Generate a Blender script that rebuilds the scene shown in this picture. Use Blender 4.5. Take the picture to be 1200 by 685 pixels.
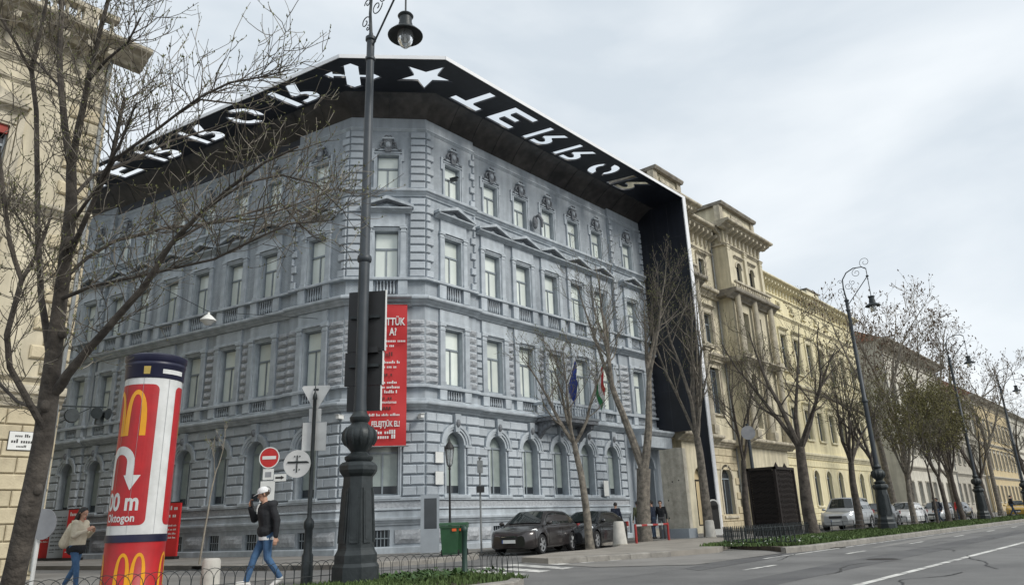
import bpy, bmesh, math, random
from mathutils import Vector, Matrix
R = math.radians
for o in list(bpy.data.objects): bpy.data.objects.remove(o)
scene = bpy.context.scene
COL = scene.collection
random.seed(7)

# ------------------------------------------------------------------ camera
cam_d = bpy.data.cameras.new('camera'); cam = bpy.data.objects.new('camera', cam_d); COL.objects.link(cam)
cam_d.sensor_fit = 'HORIZONTAL'; cam_d.sensor_width = 36.0; cam_d.lens = 850/1200*36
cam_d.clip_start = 0.05; cam_d.clip_end = 3000
PITCH, ROLL, AZ = R(17.58), R(-2.065), R(41.67)
CAMZ = 0.95
def _cam():
    cp, sp = math.cos(PITCH), math.sin(PITCH)
    fwd = Vector((0, cp, sp)); up = Vector((0, -sp, cp)); rt = Vector((1, 0, 0))
    cr, sr = math.cos(ROLL), math.sin(ROLL)
    rt2 = cr*rt + sr*up; up2 = -sr*rt + cr*up
    b = lambda v: Vector((math.sin(AZ)*v.x+math.cos(AZ)*v.y, math.sin(AZ-math.pi/2)*v.x+math.cos(AZ-math.pi/2)*v.y, v.z))
    return b(rt2), b(up2), b(fwd)
CR, CU, CF = _cam()
cam.matrix_world = Matrix(((CR.x, CU.x, -CF.x, 0), (CR.y, CU.y, -CF.y, 0), (CR.z, CU.z, -CF.z, CAMZ), (0, 0, 0, 1)))
scene.camera = cam
CAM = Vector((0, 0, CAMZ))

# ------------------------------------------------------------------ world, sun, exposure
SUN_EL, SUN_AZ = R(38), R(-80)      # azimuth measured from +X towards +Y
w = bpy.data.worlds.new('World'); scene.world = w; w.use_nodes = True
nt = w.node_tree; nt.nodes.clear()
def N(t, **k):
    n = nt.nodes.new(t)
    for a, b in k.items(): setattr(n, a, b)
    return n
out = N('ShaderNodeOutputWorld'); bg = N('ShaderNodeBackground')
sky = N('ShaderNodeTexSky', sky_type='NISHITA', sun_disc=False)
sky.sun_elevation = SUN_EL; sky.sun_rotation = math.pi/2 - SUN_AZ
sky.air_density = 1.0; sky.dust_density = 2.0; sky.ozone_density = 1.5
tc = N('ShaderNodeTexCoord'); mp = N('ShaderNodeMapping'); mp.inputs['Scale'].default_value = (1.0, 1.0, 2.6)
nz = N('ShaderNodeTexNoise'); nz.inputs['Scale'].default_value = 2.1; nz.inputs['Detail'].default_value = 6; nz.inputs['Roughness'].default_value = .5
nz.inputs['Distortion'].default_value = .35
rp = N('ShaderNodeValToRGB'); rp.color_ramp.elements[0].position = .36; rp.color_ramp.elements[1].position = .68
rp.color_ramp.elements[0].color = (6.7, 7.4, 8.0, 1); rp.color_ramp.elements[1].color = (9.5, 9.9, 10.15, 1)
mx = N('ShaderNodeMixRGB'); mx.inputs['Fac'].default_value = .88
nt.links.new(tc.outputs['Generated'], mp.inputs['Vector']); nt.links.new(mp.outputs['Vector'], nz.inputs['Vector'])
nt.links.new(nz.outputs['Fac'], rp.inputs['Fac']); nt.links.new(sky.outputs['Color'], mx.inputs['Color1'])
nt.links.new(rp.outputs['Color'], mx.inputs['Color2']); nt.links.new(mx.outputs['Color'], bg.inputs['Color'])
bg.inputs['Strength'].default_value = .064
nt.links.new(bg.outputs['Background'], out.inputs['Surface'])
sd = bpy.data.lights.new('sun', 'SUN'); sun = bpy.data.objects.new('sun', sd); COL.objects.link(sun)
sd.energy = 1.4; sd.angle = R(20); sd.color = (1.0, .95, .87)
sdir = Vector((math.cos(SUN_EL)*math.cos(SUN_AZ), math.cos(SUN_EL)*math.sin(SUN_AZ), math.sin(SUN_EL)))
sun.rotation_euler = sdir.to_track_quat('Z', 'Y').to_euler()
sun.location = (0, -10, 30)
vs = scene.view_settings
vs.view_transform = 'Standard'; vs.look = 'None'; vs.exposure = 0.80; vs.gamma = 1.0; vs.use_curve_mapping = False

# ------------------------------------------------------------------ materials
MATS = {}
def mat(name, c, c2=None, rough=.7, ns=3.0, bump=0.0, bs=30.0, metal=0.0, coat=0.0, rnd=0.0, streak=0.0, brick=None, spec=None, trans=0.0, emit=None, det=5.0, contrast=(.35, .65)):
    m = bpy.data.materials.new(name); m.use_nodes = True; t = m.node_tree; n = t.nodes; l = t.links
    b = n['Principled BSDF']; MATS[name] = m
    b.inputs['Roughness'].default_value = rough; b.inputs['Metallic'].default_value = metal
    if coat: b.inputs['Coat Weight'].default_value = coat; b.inputs['Coat Roughness'].default_value = .08
    if spec is not None: b.inputs['Specular IOR Level'].default_value = spec
    if trans: b.inputs['Transmission Weight'].default_value = trans
    if c2 is None: c2 = tuple(min(1, x*.78) for x in c)
    co = n.new('ShaderNodeTexCoord')
    no = n.new('ShaderNodeTexNoise'); no.inputs['Scale'].default_value = ns; no.inputs['Detail'].default_value = det; no.inputs['Roughness'].default_value = .6
    l.new(co.outputs['Object'], no.inputs['Vector'])
    ra = n.new('ShaderNodeValToRGB'); ra.color_ramp.elements[0].position = contrast[0]; ra.color_ramp.elements[1].position = contrast[1]
    ra.color_ramp.elements[0].color = (*c2, 1); ra.color_ramp.elements[1].color = (*c, 1)
    l.new(no.outputs['Fac'], ra.inputs['Fac']); colr = ra.outputs['Color']
    if streak:
        mpp = n.new('ShaderNodeMapping'); mpp.inputs['Scale'].default_value = (2.2, 2.2, .16); l.new(co.outputs['Object'], mpp.inputs['Vector'])
        n2 = n.new('ShaderNodeTexNoise'); n2.inputs['Scale'].default_value = 1.3; n2.inputs['Detail'].default_value = 6; l.new(mpp.outputs['Vector'], n2.inputs['Vector'])
        r2 = n.new('ShaderNodeValToRGB'); r2.color_ramp.elements[0].position = .42; r2.color_ramp.elements[1].position = .62
        r2.color_ramp.elements[0].color = (1-streak, 1-streak, 1-streak, 1); r2.color_ramp.elements[1].color = (1, 1, 1, 1)
        l.new(n2.outputs['Fac'], r2.inputs['Fac'])
        mm = n.new('ShaderNodeMixRGB'); mm.blend_type = 'MULTIPLY'; mm.inputs['Fac'].default_value = 1
        l.new(colr, mm.inputs['Color1']); l.new(r2.outputs['Color'], mm.inputs['Color2']); colr = mm.outputs['Color']
    if rnd:
        oi = n.new('ShaderNodeObjectInfo'); mr = n.new('ShaderNodeMapRange'); mr.inputs['To Min'].default_value = 1-rnd; mr.inputs['To Max'].default_value = 1+rnd
        l.new(oi.outputs['Random'], mr.inputs['Value']); m3 = n.new('ShaderNodeMixRGB'); m3.blend_type = 'MULTIPLY'; m3.inputs['Fac'].default_value = 1
        l.new(colr, m3.inputs['Color1']); l.new(mr.outputs['Result'], m3.inputs['Color2']); colr = m3.outputs['Color']
    hgt = None
    if brick:
        sc, bw, bh, strength = brick
        br = n.new('ShaderNodeTexBrick'); br.inputs['Scale'].default_value = sc; br.inputs['Mortar Size'].default_value = .035
        br.inputs['Brick Width'].default_value = bw; br.inputs['Row Height'].default_value = bh; br.inputs['Mortar Smooth'].default_value = .2
        br.inputs['Color1'].default_value = (1, 1, 1, 1); br.inputs['Color2'].default_value = (.88, .88, .88, 1); br.inputs['Mortar'].default_value = (strength, strength, strength, 1)
        mpb = n.new('ShaderNodeMapping'); mpb.inputs['Rotation'].default_value = (R(-90), 0, 0); l.new(co.outputs['Object'], mpb.inputs['Vector']); l.new(mpb.outputs['Vector'], br.inputs['Vector'])
        m4 = n.new('ShaderNodeMixRGB'); m4.blend_type = 'MULTIPLY'; m4.inputs['Fac'].default_value = 1
        l.new(colr, m4.inputs['Color1']); l.new(br.outputs['Color'], m4.inputs['Color2']); colr = m4.outputs['Color']
    l.new(colr, b.inputs['Base Color'])
    if bump:
        nb = n.new('ShaderNodeTexNoise'); nb.inputs['Scale'].default_value = bs; nb.inputs['Detail'].default_value = 4; l.new(co.outputs['Object'], nb.inputs['Vector'])
        bp = n.new('ShaderNodeBump'); bp.inputs['Strength'].default_value = bump; bp.inputs['Distance'].default_value = .03
        l.new(nb.outputs['Fac'], bp.inputs['Height']); l.new(bp.outputs['Normal'], b.inputs['Normal'])
    if emit:
        b.inputs['Emission Color'].default_value = (*emit[:3], 1); b.inputs['Emission Strength'].default_value = emit[3]
    return m
BG = (.415, .463, .508)
mat('blue_plaster', BG, tuple(x*.84 for x in BG), rough=.75, ns=1.1, bump=.15, bs=60, streak=.20)
mat('blue_brick', BG, tuple(x*.86 for x in BG), rough=.8, ns=2.0, bump=.2, bs=50, streak=.18, brick=(5.0, .62, .30, .70))
mat('blue_stone', (.445, .488, .528), tuple(x*.82 for x in BG), rough=.8, ns=2.5, bump=.25, bs=25, rnd=.13)
mat('blue_rough', (.43, .455, .48), (.30, .32, .345), rough=.9, ns=9, bump=.9, bs=9, rnd=.08)
mat('blue_trim', (.482, .533, .575), tuple(x*.86 for x in BG), rough=.7, ns=2, bump=.1, bs=40, streak=.17)
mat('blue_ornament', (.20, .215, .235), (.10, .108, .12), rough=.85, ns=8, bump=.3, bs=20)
mat('window_grey', (.25, .29, .32), rough=.5, ns=3)
mat('blind_glass', (.70, .75, .70), (.61, .67, .63), rough=.18, ns=1.2, coat=.8, rnd=.13)
mat('blind_glass_low', (.34, .39, .37), (.27, .315, .30), rough=.2, ns=1.5, coat=.5, rnd=.12)
mat('dark_glass', (.035, .042, .05), (.02, .025, .03), rough=.08, ns=1, coat=.3)
mat('black_metal', (.013, .016, .026), (.007, .009, .015), rough=.42, ns=.7, streak=.3)
mat('cove_metal', (.095, .088, .084), (.040, .039, .040), rough=.34, ns=.9, bump=.08, bs=3, streak=.3)
mat('fascia_metal', (.80, .81, .82), (.72, .73, .75), rough=.4, ns=.6)
mat('roof_dark', (.05, .055, .065), rough=.7)
mat('sand_wall', (.63, .57, .43), (.50, .45, .335), rough=.85, ns=1.0, bump=.15, bs=40, streak=.22)
mat('sand_stone', (.56, .49, .34), (.42, .36, .25), rough=.85, ns=2.5, bump=.4, bs=18, rnd=.10)
mat('sand_rough', (.50, .45, .34), (.30, .27, .20), rough=.95, ns=14, bump=1.0, bs=14, rnd=.1)
mat('sand_trim', (.62, .565, .44), (.42, .38, .30), rough=.85, ns=2.2, bump=.25, bs=22, streak=.35)
mat('sooty_trim', (.28, .255, .21), (.13, .118, .10), rough=.9, ns=2.0, bump=.3, bs=15)
mat('palace_wall', (.70, .64, .48), (.58, .53, .39), rough=.85, ns=1.3, bump=.15, bs=30, streak=.25)
mat('yellow_wall', (.82, .75, .50), (.74, .67, .44), rough=.85, ns=1.0, bump=.1, bs=30, streak=.15)
mat('yellow_trim', (.82, .76, .55), (.72, .66, .47), rough=.85, ns=2.0, bump=.1, bs=30, streak=.2)
mat('grey_house', (.68, .655, .57), (.56, .54, .47), rough=.85, ns=1.0, streak=.2)
mat('grey_trim', (.50, .47, .40), (.36, .34, .29), rough=.85, ns=2.0, streak=.2)
mat('ochre_wall', (.62, .51, .31), (.52, .42, .25), rough=.85, ns=1.0, streak=.2)
mat('slate_roof', (.09, .10, .115), (.06, .066, .08), rough=.55, ns=3, brick=(3.0, .5, .25, .6))
mat('tile_roof', (.36, .13, .065), (.24, .085, .045), rough=.8, ns=4, brick=(4.0, .4, .3, .55))
mat('red_blind', (.33, .045, .03), rough=.7)
mat('asphalt', (.185, .184, .180), (.118, .118, .117), rough=.85, ns=.45, bump=.45, bs=90, det=12)
mat('asphalt_patch', (.25, .245, .235), (.19, .186, .177), rough=.9, ns=.8, bump=.3, bs=120)
mat('asphalt_dark', (.12, .12, .12), (.082, .082, .084), rough=.8, ns=.8, bump=.3, bs=120)
mat('pave', (.31, .285, .25), (.21, .195, .17), rough=.9, ns=.7, bump=.3, bs=70)
mat('pave_grey', (.25, .24, .225), (.165, .16, .15), rough=.9, ns=.5, bump=.3, bs=90)
mat('kerb', (.30, .285, .255), (.19, .18, .165), rough=.9, ns=3, bump=.4, bs=25, rnd=.1)
mat('paint_white', (.66, .655, .62), (.22, .22, .215), rough=.8, ns=3.5, det=12, contrast=(.36, .54))
mat('soil', (.075, .058, .042), (.04, .032, .024), rough=1, ns=3, bump=.8, bs=20)
mat('grass', (.085, .135, .035), (.05, .085, .022), rough=.8, ns=1.0)
mat('leaf', (.06, .12, .03), (.03, .07, .018), rough=.6, ns=4)
mat('flower', (.75, .75, .70), rough=.7)
mat('bark', (.115, .099, .083), (.042, .036, .031), rough=.95, ns=5, bump=1.0, bs=13, det=9)
mat('bark_grey', (.23, .205, .17), (.09, .082, .07), rough=.95, ns=6, bump=.7, bs=14)
mat('twig', (.115, .098, .078), (.065, .056, .045), rough=.9, ns=5)
mat('twig_pale', (.30, .27, .22), (.19, .17, .14), rough=.9, ns=5)
mat('bud', (.16, .17, .055), (.10, .11, .035), rough=.7, ns=8)
mat('bud_brown', (.17, .16, .055), (.11, .10, .04), rough=.8, ns=8)
mat('seed', (.115, .075, .05), rough=.9, ns=8)
mat('iron', (.035, .043, .046), (.020, .026, .028), rough=.48, ns=5, bump=.15, bs=20, metal=.25)
mat('iron_grey', (.044, .053, .062), (.030, .038, .045), rough=.5, ns=3, metal=.2)
mat('galv', (.28, .29, .29), (.19, .20, .20), rough=.5, ns=6, metal=.4)
mat('sign_back', (.64, .65, .64), (.52, .53, .52), rough=.5, ns=3, metal=.15)
mat('sign_white', (.74, .75, .73), (.66, .67, .65), rough=.5, ns=3)
mat('sign_red', (.55, .022, .020), rough=.4, ns=3)
mat('print_black', (.03, .03, .03), rough=.6)
mat('print_grey', (.30, .31, .33), rough=.6)
mat('print_dark_red', (.10, .015, .012), rough=.6)
mat('board_black', (.018, .019, .021), (.011, .012, .013), rough=.5, ns=2)
mat('ad_red', (.50, .018, .022), (.38, .016, .02), rough=.42, ns=2.5, bump=.12, bs=7, streak=.18)
mat('ad_white', (.72, .735, .73), (.58, .595, .585), rough=.42, ns=3, bump=.10, bs=7, streak=.15)
mat('ad_yellow', (.80, .36, .012), rough=.35, ns=1)
mat('navy', (.013, .015, .045), (.009, .010, .03), rough=.4, ns=2)
mat('gold', (.45, .33, .08), rough=.5)
mat('banner_red', (.50, .022, .024), (.43, .018, .02), rough=.6, ns=1.2)
mat('bin_green', (.022, .085, .035), (.016, .062, .026), rough=.45, ns=3)
mat('post_green', (.012, .045, .033), rough=.5, ns=4)
mat('orange', (.75, .12, .02), rough=.5)
mat('concrete', (.46, .44, .385), (.27, .26, .22), rough=.9, ns=2.4, bump=.35, bs=18, streak=.15)
mat('slab_concrete', (.60, .565, .48), (.40, .375, .31), rough=.9, ns=2.6, bump=.4, bs=16, streak=.2, det=9)
mat('concrete_pale', (.55, .535, .49), (.42, .41, .375), rough=.9, ns=4, bump=.25, bs=30)
mat('rust', (.030, .023, .020), (.014, .011, .010), rough=.75, ns=5, bump=.3, bs=30, metal=.3)
mat('rail_red', (.33, .03, .028), rough=.45)
mat('rail_white', (.42, .41, .40), rough=.45)
mat('glass_clear', (.85, .88, .88), rough=.05, ns=1, trans=.85)
mat('lamp_glass', (.80, .83, .84), rough=.12, ns=1, trans=.75)
mat('car_brown', (.036, .030, .030), (.030, .025, .025), rough=.3, ns=.5, metal=.4, coat=1.0)
mat('car_black', (.013, .015, .018), rough=.25, ns=.5, metal=.3, coat=.9)
mat('car_silver', (.52, .54, .55), rough=.3, ns=.5, metal=.5, coat=.8)
mat('car_white', (.72, .73, .73), rough=.3, ns=.5, coat=.8)
mat('car_grey', (.10, .105, .11), rough=.3, ns=.5, metal=.4, coat=.8)
mat('car_yellow', (.45, .28, .03), rough=.3, ns=.5, coat=.7)
mat('car_glass', (.018, .024, .024), (.012, .016, .016), rough=.02, ns=.5, spec=.9)
mat('tyre', (.018, .018, .019), rough=.85, ns=6)
mat('rim', (.42, .43, .44), rough=.35, ns=3, metal=.35)
mat('head_lamp', (.70, .73, .75), (.55, .58, .60), rough=.1, ns=6, coat=.8)
mat('tail_lamp', (.30, .012, .012), rough=.15, ns=3, coat=.7)
mat('chrome', (.62, .63, .64), rough=.15, ns=3, metal=1.0)
mat('plastic_black', (.02, .02, .021), rough=.55, ns=4)
mat('skin', (.52, .31, .22), (.46, .26, .18), rough=.55, ns=6)
mat('jacket_black', (.016, .018, .022), (.010, .011, .014), rough=.85, ns=8, bump=.4, bs=22)
mat('jeans', (.065, .145, .27), (.035, .085, .18), rough=.85, ns=5, bump=.4, bs=24)
mat('jeans_dark', (.035, .06, .10), (.02, .036, .065), rough=.85, ns=5, bump=.3, bs=24)
mat('cream_cloth', (.66, .60, .47), (.54, .48, .36), rough=.9, ns=5, bump=.4, bs=18)
mat('white_cloth', (.76, .77, .77), (.66, .67, .68), rough=.85, ns=6)
mat('navy_cloth', (.018, .028, .055), (.012, .018, .036), rough=.85, ns=6, bump=.3, bs=20)
mat('grey_cloth', (.10, .10, .105), rough=.85, ns=6)
mat('olive_cloth', (.075, .085, .045), rough=.85, ns=6)
mat('hair', (.014, .011, .010), rough=.55, ns=20)
mat('hair_brown', (.06, .035, .02), rough=.6, ns=20)
mat('shoe_white', (.70, .70, .68), rough=.6)
mat('flag_blue', (.018, .045, .25), (.012, .03, .18), rough=.7, ns=3)
mat('flag_red', (.50, .03, .03), rough=.7); mat('flag_white', (.75, .75, .73), rough=.7); mat('flag_green', (.03, .20, .07), rough=.7)
mat('sign_blue', (.02, .09, .35), rough=.5)
mat('panel_grey', (.30, .335, .37), (.26, .29, .32), rough=.45, ns=2)
# ------------------------------------------------------------------ mesh helpers
class MB:
    def __init__(s): s.v = []; s.f = []; s.m = []; s.mats = []
    def mi(s, name):
        if name not in s.mats: s.mats.append(name)
        return s.mats.index(name)
    def add(s, vs, fs, m, M=None):
        b = len(s.v); i = s.mi(m)
        for p in vs:
            p = Vector(p)
            s.v.append(tuple(M @ p) if M else tuple(p))
        for f in fs: s.f.append(tuple(b+k for k in f)); s.m.append(i)
        return s
    def box(s, x0, x1, y0, y1, z0, z1, m, M=None):
        return s.add([(x0,y0,z0),(x1,y0,z0),(x1,y1,z0),(x0,y1,z0),(x0,y0,z1),(x1,y0,z1),(x1,y1,z1),(x0,y1,z1)],
              [(0,3,2,1),(4,5,6,7),(0,1,5,4),(1,2,6,5),(2,3,7,6),(3,0,4,7)], m, M)
    def cbox(s, x0, x1, y0, y1, z0, z1, c, m, M=None):   # box whose front (-y) face has chamfered edges
        return s.add([(x0,y1,z0),(x1,y1,z0),(x1,y1,z1),(x0,y1,z1),(x0,y0+c,z0),(x1,y0+c,z0),(x1,y0+c,z1),(x0,y0+c,z1),
               (x0+c,y0,z0+c),(x1-c,y0,z0+c),(x1-c,y0,z1-c),(x0+c,y0,z1-c)],
              [(0,4,7,3),(1,2,6,5),(0,1,5,4),(3,7,6,2),(4,5,9,8),(5,6,10,9),(6,7,11,10),(7,4,8,11),(8,9,10,11)], m, M)
    def prism(s, poly, a, b, m, axis='y', M=None, cap=True):   # polygon extruded; axis y: poly=(x,z); z: (x,y); x: (y,z)
        n = len(poly)
        pt = {'y': lambda p, t: (p[0], t, p[1]), 'z': lambda p, t: (p[0], p[1], t), 'x': lambda p, t: (t, p[0], p[1])}[axis]
        vs = [pt(p, a) for p in poly] + [pt(p, b) for p in poly]
        fs = [(i, (i+1) % n, n+(i+1) % n, n+i) for i in range(n)]
        if cap: fs += [tuple(range(n-1, -1, -1)), tuple(range(n, 2*n))]
        return s.add(vs, fs, m, M)
    def mould(s, s0, s1, prof, m, m0=0, m1=0, M=None):  # closed profile (y,z) run along x, mitred by m0/m1 per unit of projection
        n = len(prof)
        vs = [(s0+y*m0, y, z) for y, z in prof] + [(s1-y*m1, y, z) for y, z in prof]
        fs = [(i, n+i, n+(i+1) % n, (i+1) % n) for i in range(n)] + [tuple(range(n)), tuple(range(2*n-1, n-1, -1))]
        return s.add(vs, fs, m, M)
    def tube(s, pts, rad, n, m, cap=True, M=None):
        pts = [Vector(p) for p in pts]
        if not hasattr(rad, '__len__'): rad = [rad]*len(pts)
        vs = []; fs = []
        d0 = (pts[1]-pts[0]).normalized(); u = d0.orthogonal().normalized()
        for i, p in enumerate(pts):
            if i == 0: d = d0
            elif i == len(pts)-1: d = (pts[i]-pts[i-1]).normalized()
            else: d = (pts[i+1]-pts[i-1]).normalized()
            u = (u - d*u.dot(d)); u = u.normalized() if u.length > 1e-6 else d.orthogonal().normalized()
            vv = d.cross(u)
            for k in range(n):
                a = 2*math.pi*k/n; vs.append(p + (u*math.cos(a)+vv*math.sin(a))*rad[i])
            if i:
                b = (i-1)*n
                for k in range(n): fs.append((b+k, b+(k+1) % n, b+n+(k+1) % n, b+n+k))
        if cap: fs.append(tuple(range(n-1, -1, -1))); fs.append(tuple(range((len(pts)-1)*n, len(pts)*n)))
        return s.add(vs, fs, m, M)
    def lathe(s, prof, n, m, M=None, cap=True, rot=0.0):
        vs = []; fs = []
        for r, z in prof:
            for k in range(n):
                a = 2*math.pi*(k+rot)/n; vs.append((r*math.cos(a), r*math.sin(a), z))
        for i in range(len(prof)-1):
            for k in range(n): fs.append((i*n+k, i*n+(k+1) % n, (i+1)*n+(k+1) % n, (i+1)*n+k))
        if cap: fs.append(tuple(range(n-1, -1, -1))); fs.append(tuple(range((len(prof)-1)*n, len(prof)*n)))
        return s.add(vs, fs, m, M)
    def ell(s, c, r, m, n=10, k=6, M=None):
        prof = [(max(1e-4, math.cos(-math.pi/2+math.pi*i/k)), math.sin(-math.pi/2+math.pi*i/k)) for i in range(k+1)]
        T = Matrix.Translation(c) @ Matrix.Diagonal((*r, 1))
        return s.lathe(prof, n, m, (M @ T) if M else T)
    def mesh(s, name='m', smooth=False):
        me = bpy.data.meshes.new(name); me.from_pydata(s.v, [], s.f)
        for x in s.mats: me.materials.append(MATS[x])
        me.polygons.foreach_set('material_index', s.m)
        if smooth: me.polygons.foreach_set('use_smooth', [True]*len(s.f))
        me.update()
        if smooth and hasattr(me, 'set_sharp_from_angle'): me.set_sharp_from_angle(angle=R(42))
        return me
def obj(name, mb, parent=None, M=None, smooth=False, **props):
    me = mb.mesh(name, smooth) if isinstance(mb, MB) else mb
    o = bpy.data.objects.new(name, me); COL.objects.link(o)
    if parent: o.parent = parent
    if M is not None: o.matrix_local = M
    for k, v in props.items(): o[k] = v
    return o
def thing(name, label, cat, loc=(0, 0, 0), rz=0.0, group=None):
    o = bpy.data.objects.new(name, None); COL.objects.link(o); o.empty_display_size = .2
    o.location = loc; o.rotation_euler = (0, 0, rz); o['label'] = label; o['category'] = cat
    if group: o['group'] = group
    return o
def tag(o, label, cat, group=None):
    o['label'] = label; o['category'] = cat
    if group: o['group'] = group
    return o
def copy_tree(o, parent=None):
    c = o.copy(); COL.objects.link(c)
    if parent: c.parent = parent
    for ch in [x for x in bpy.data.objects if x.parent == o]: copy_tree(ch, c)
    return c
T = Matrix.Translation
def Rz(a): return Matrix.Rotation(a, 4, 'Z')
def Rx(a): return Matrix.Rotation(a, 4, 'X')
def Ry(a): return Matrix.Rotation(a, 4, 'Y')
def text_geo(body, size=1.0, bold=0.0, align='CENTER', spacing=1.0):
    c = bpy.data.curves.new('txt', 'FONT'); c.body = body; c.size = size; c.offset = bold; c.align_x = align; c.align_y = 'CENTER'; c.resolution_u = 3
    c.space_character = spacing
    o = bpy.data.objects.new('txt', c); COL.objects.link(o)
    dg = bpy.context.evaluated_depsgraph_get(); me = bpy.data.meshes.new_from_object(o.evaluated_get(dg))
    vs = [tuple(v.co) for v in me.vertices]; fs = [tuple(p.vertices) for p in me.polygons]
    bpy.data.objects.remove(o); bpy.data.curves.remove(c); bpy.data.meshes.remove(me)
    return vs, fs
def text_on(mb, body, size, m, M, bold=0.0, align='CENTER', squeeze=1.0, spacing=1.0):  # text in the local xz plane facing -y
    vs, fs = text_geo(body, size, bold, align, spacing)
    mb.add([(x*squeeze, 0, y) for x, y, z in vs], fs, m, M)
# ------------------------------------------------------------------ the setting: ground, roads, pavements
ZR = -.13
def sheet(name, poly, z, m, parent=None, kind='structure'):
    mb = MB(); mb.add([(x, y, z) for x, y in poly], [tuple(range(len(poly)))], m)
    return obj(name, mb, parent, kind=kind) if parent is None else obj(name, mb, parent)
ground = sheet('ground', [(-400, -400), (900, -400), (900, 900), (-400, 900)], ZR-.012, 'asphalt_dark')
road = sheet('main_road', [(-60, -8), (260, -8), (260, 8.55), (-60, 8.55)], ZR, 'asphalt')
sroad = sheet('side_street', [(8.0, 8.6), (17.4, 8.6), (17.4, 17.4), (11.8, 20.0), (4.0, 62), (-2.5, 62), (6.3, 19)], ZR-.004, 'asphalt')
lane = sheet('service_road', [(17.45, 12.9), (240, 12.9), (240, 19.9), (17.45, 19.9)], ZR-.004, 'asphalt')
def raised(name, poly, m, z=0.0):      # a pavement with its kerb face
    mb = MB(); mb.prism(poly, ZR-.05, z, m, axis='z'); return obj(name, mb, kind='structure')
mus_pave = raised('pavement', [(4.6, 60), (11.1, 26), (11.75, 21.5), (12.4, 18.9), (13.6, 17.75), (15.5, 17.45), (17.4, 17.45), (18.3, 18.2), (19.2, 19.7), (29.4, 19.7), (30.6, 17.0), (200, 17.0), (200, 22.3), (60, 22.3), (37.2, 22.45), (19.4, 22.4), (17.0, 24.6), (9.3, 60)], 'pave_grey')
raised('pavement_corner', [(-60, 12.24), (8.3, 12.24), (8.9, 13.2), (8.8, 17.0), (8.4, 22.2), (0.8, 60), (-2, 60), (6.4, 22.45), (-60, 22.45)], 'pave_grey')
island = raised('pavement_island', [(15.9, 13.2), (16.8, 12.6), (19.5, 11.6), (21.6, 11.2), (26.9, 12.9), (31.5, 13.0), (31.5, 16.6), (29.0, 17.6), (25.6, 17.2), (22.5, 15.6), (18.5, 15.3), (16.4, 14.6)], 'pave', .01)
sheet('cobble_apron', [(16.2, 9.0), (21.3, 9.0), (22.4, 9.9), (24.2, 12.2), (21.5, 11.05), (19.5, 11.45), (16.9, 12.4), (15.6, 12.6), (15.0, 11.0)], ZR+.006, 'pave_grey')
verge_r = raised('verge', [(21.4, 9.0), (23.0, 8.75), (240, 8.75), (240, 12.7), (25.0, 12.7), (23.2, 11.2), (22.5, 9.9)], 'soil', .0)
verge_l = raised('verge', [(-40, 8.75), (9.6, 8.75), (10.6, 9.4), (11.0, 10.6), (10.5, 11.9), (9.0, 12.2), (-40, 12.2)], 'soil', .0)
def kerb_line(parent, pts, w=.16, step=1.0):   # single kerb stones, each its own piece
    me = {}
    for a, b in zip(pts, pts[1:]):
        a = Vector((*a, 0)); b = Vector((*b, 0)); L = (b-a).length; n = max(1, round(L/step)); st = L/n
        k = round(st, 2)
        if k not in me:
            q = MB(); q.add([(.006, 0, -.2), (k-.006, 0, -.2), (k-.006, w, -.2), (.006, w, -.2), (.006, .02, .0), (k-.006, .02, .0), (k-.006, w, .015), (.006, w, .015), (.006, 0, -.02), (k-.006, 0, -.02)],
                [(0, 1, 9, 8), (8, 9, 5, 4), (4, 5, 6, 7), (2, 3, 7, 6), (0, 8, 4, 7, 3), (1, 2, 6, 5, 9)], 'kerb'); me[k] = q.mesh('kerb_stone')
        an = math.atan2(b.y-a.y, b.x-a.x)
        for i in range(n):
            p = a + (b-a)*(i/n)
            obj('kerb_stone', me[k], parent, T((p.x, p.y, .012+random.uniform(-.006, .006))) @ Rz(an))
kerb_line(verge_r, [(60, 8.72), (23.0, 8.72)][::-1]); kerb_line(verge_r, [(21.4, 8.98), (23.0, 8.72)], step=.8)
kerb_line(verge_l, [(-2, 8.72), (9.6, 8.72)]); kerb_line(verge_l, [(9.6, 8.72), (10.6, 9.4), (11.02, 10.6), (10.5, 11.9), (9.0, 12.22)], step=.7)
kerb_line(mus_pave, [(11.1, 26), (11.75, 21.5), (12.4, 18.9), (13.6, 17.75), (15.5, 17.43), (17.4, 17.43), (18.3, 18.18), (19.2, 19.68), (29.3, 19.68)], w=.2)
kerb_line(island, [(15.9, 13.2), (16.8, 12.58), (19.5, 11.58)], step=.8)
# painted markings: one piece each
def mark(parent, poly, z=ZR+.005): 
    mb = MB(); mb.add([(x, y, z) for x, y in poly], [tuple(range(len(poly)))], 'paint_white'); return obj('road_marking', mb, parent)
def strip(parent, x0, x1, y, wd=.13): mark(parent, [(x0, y-wd/2), (x1, y-wd/2), (x1, y+wd/2), (x0, y+wd/2)])
strip(road, -10, 120, 4.1, .14)
for k in range(-1, 16): strip(road, 16.4+k*6.0-1.6, 16.4+k*6.0, 7.15, .12)
strip(road, 18.6, 120, 8.4, .10)
for k in range(7):     # zebra across the side street mouth
    x = 11.3+k*.98; mark(sroad, [(x, 11.1+k*.10), (x+.5, 11.15+k*.10), (x+1.5, 14.2+k*.05), (x+1.0, 14.2+k*.05)], ZR+.003)
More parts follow.
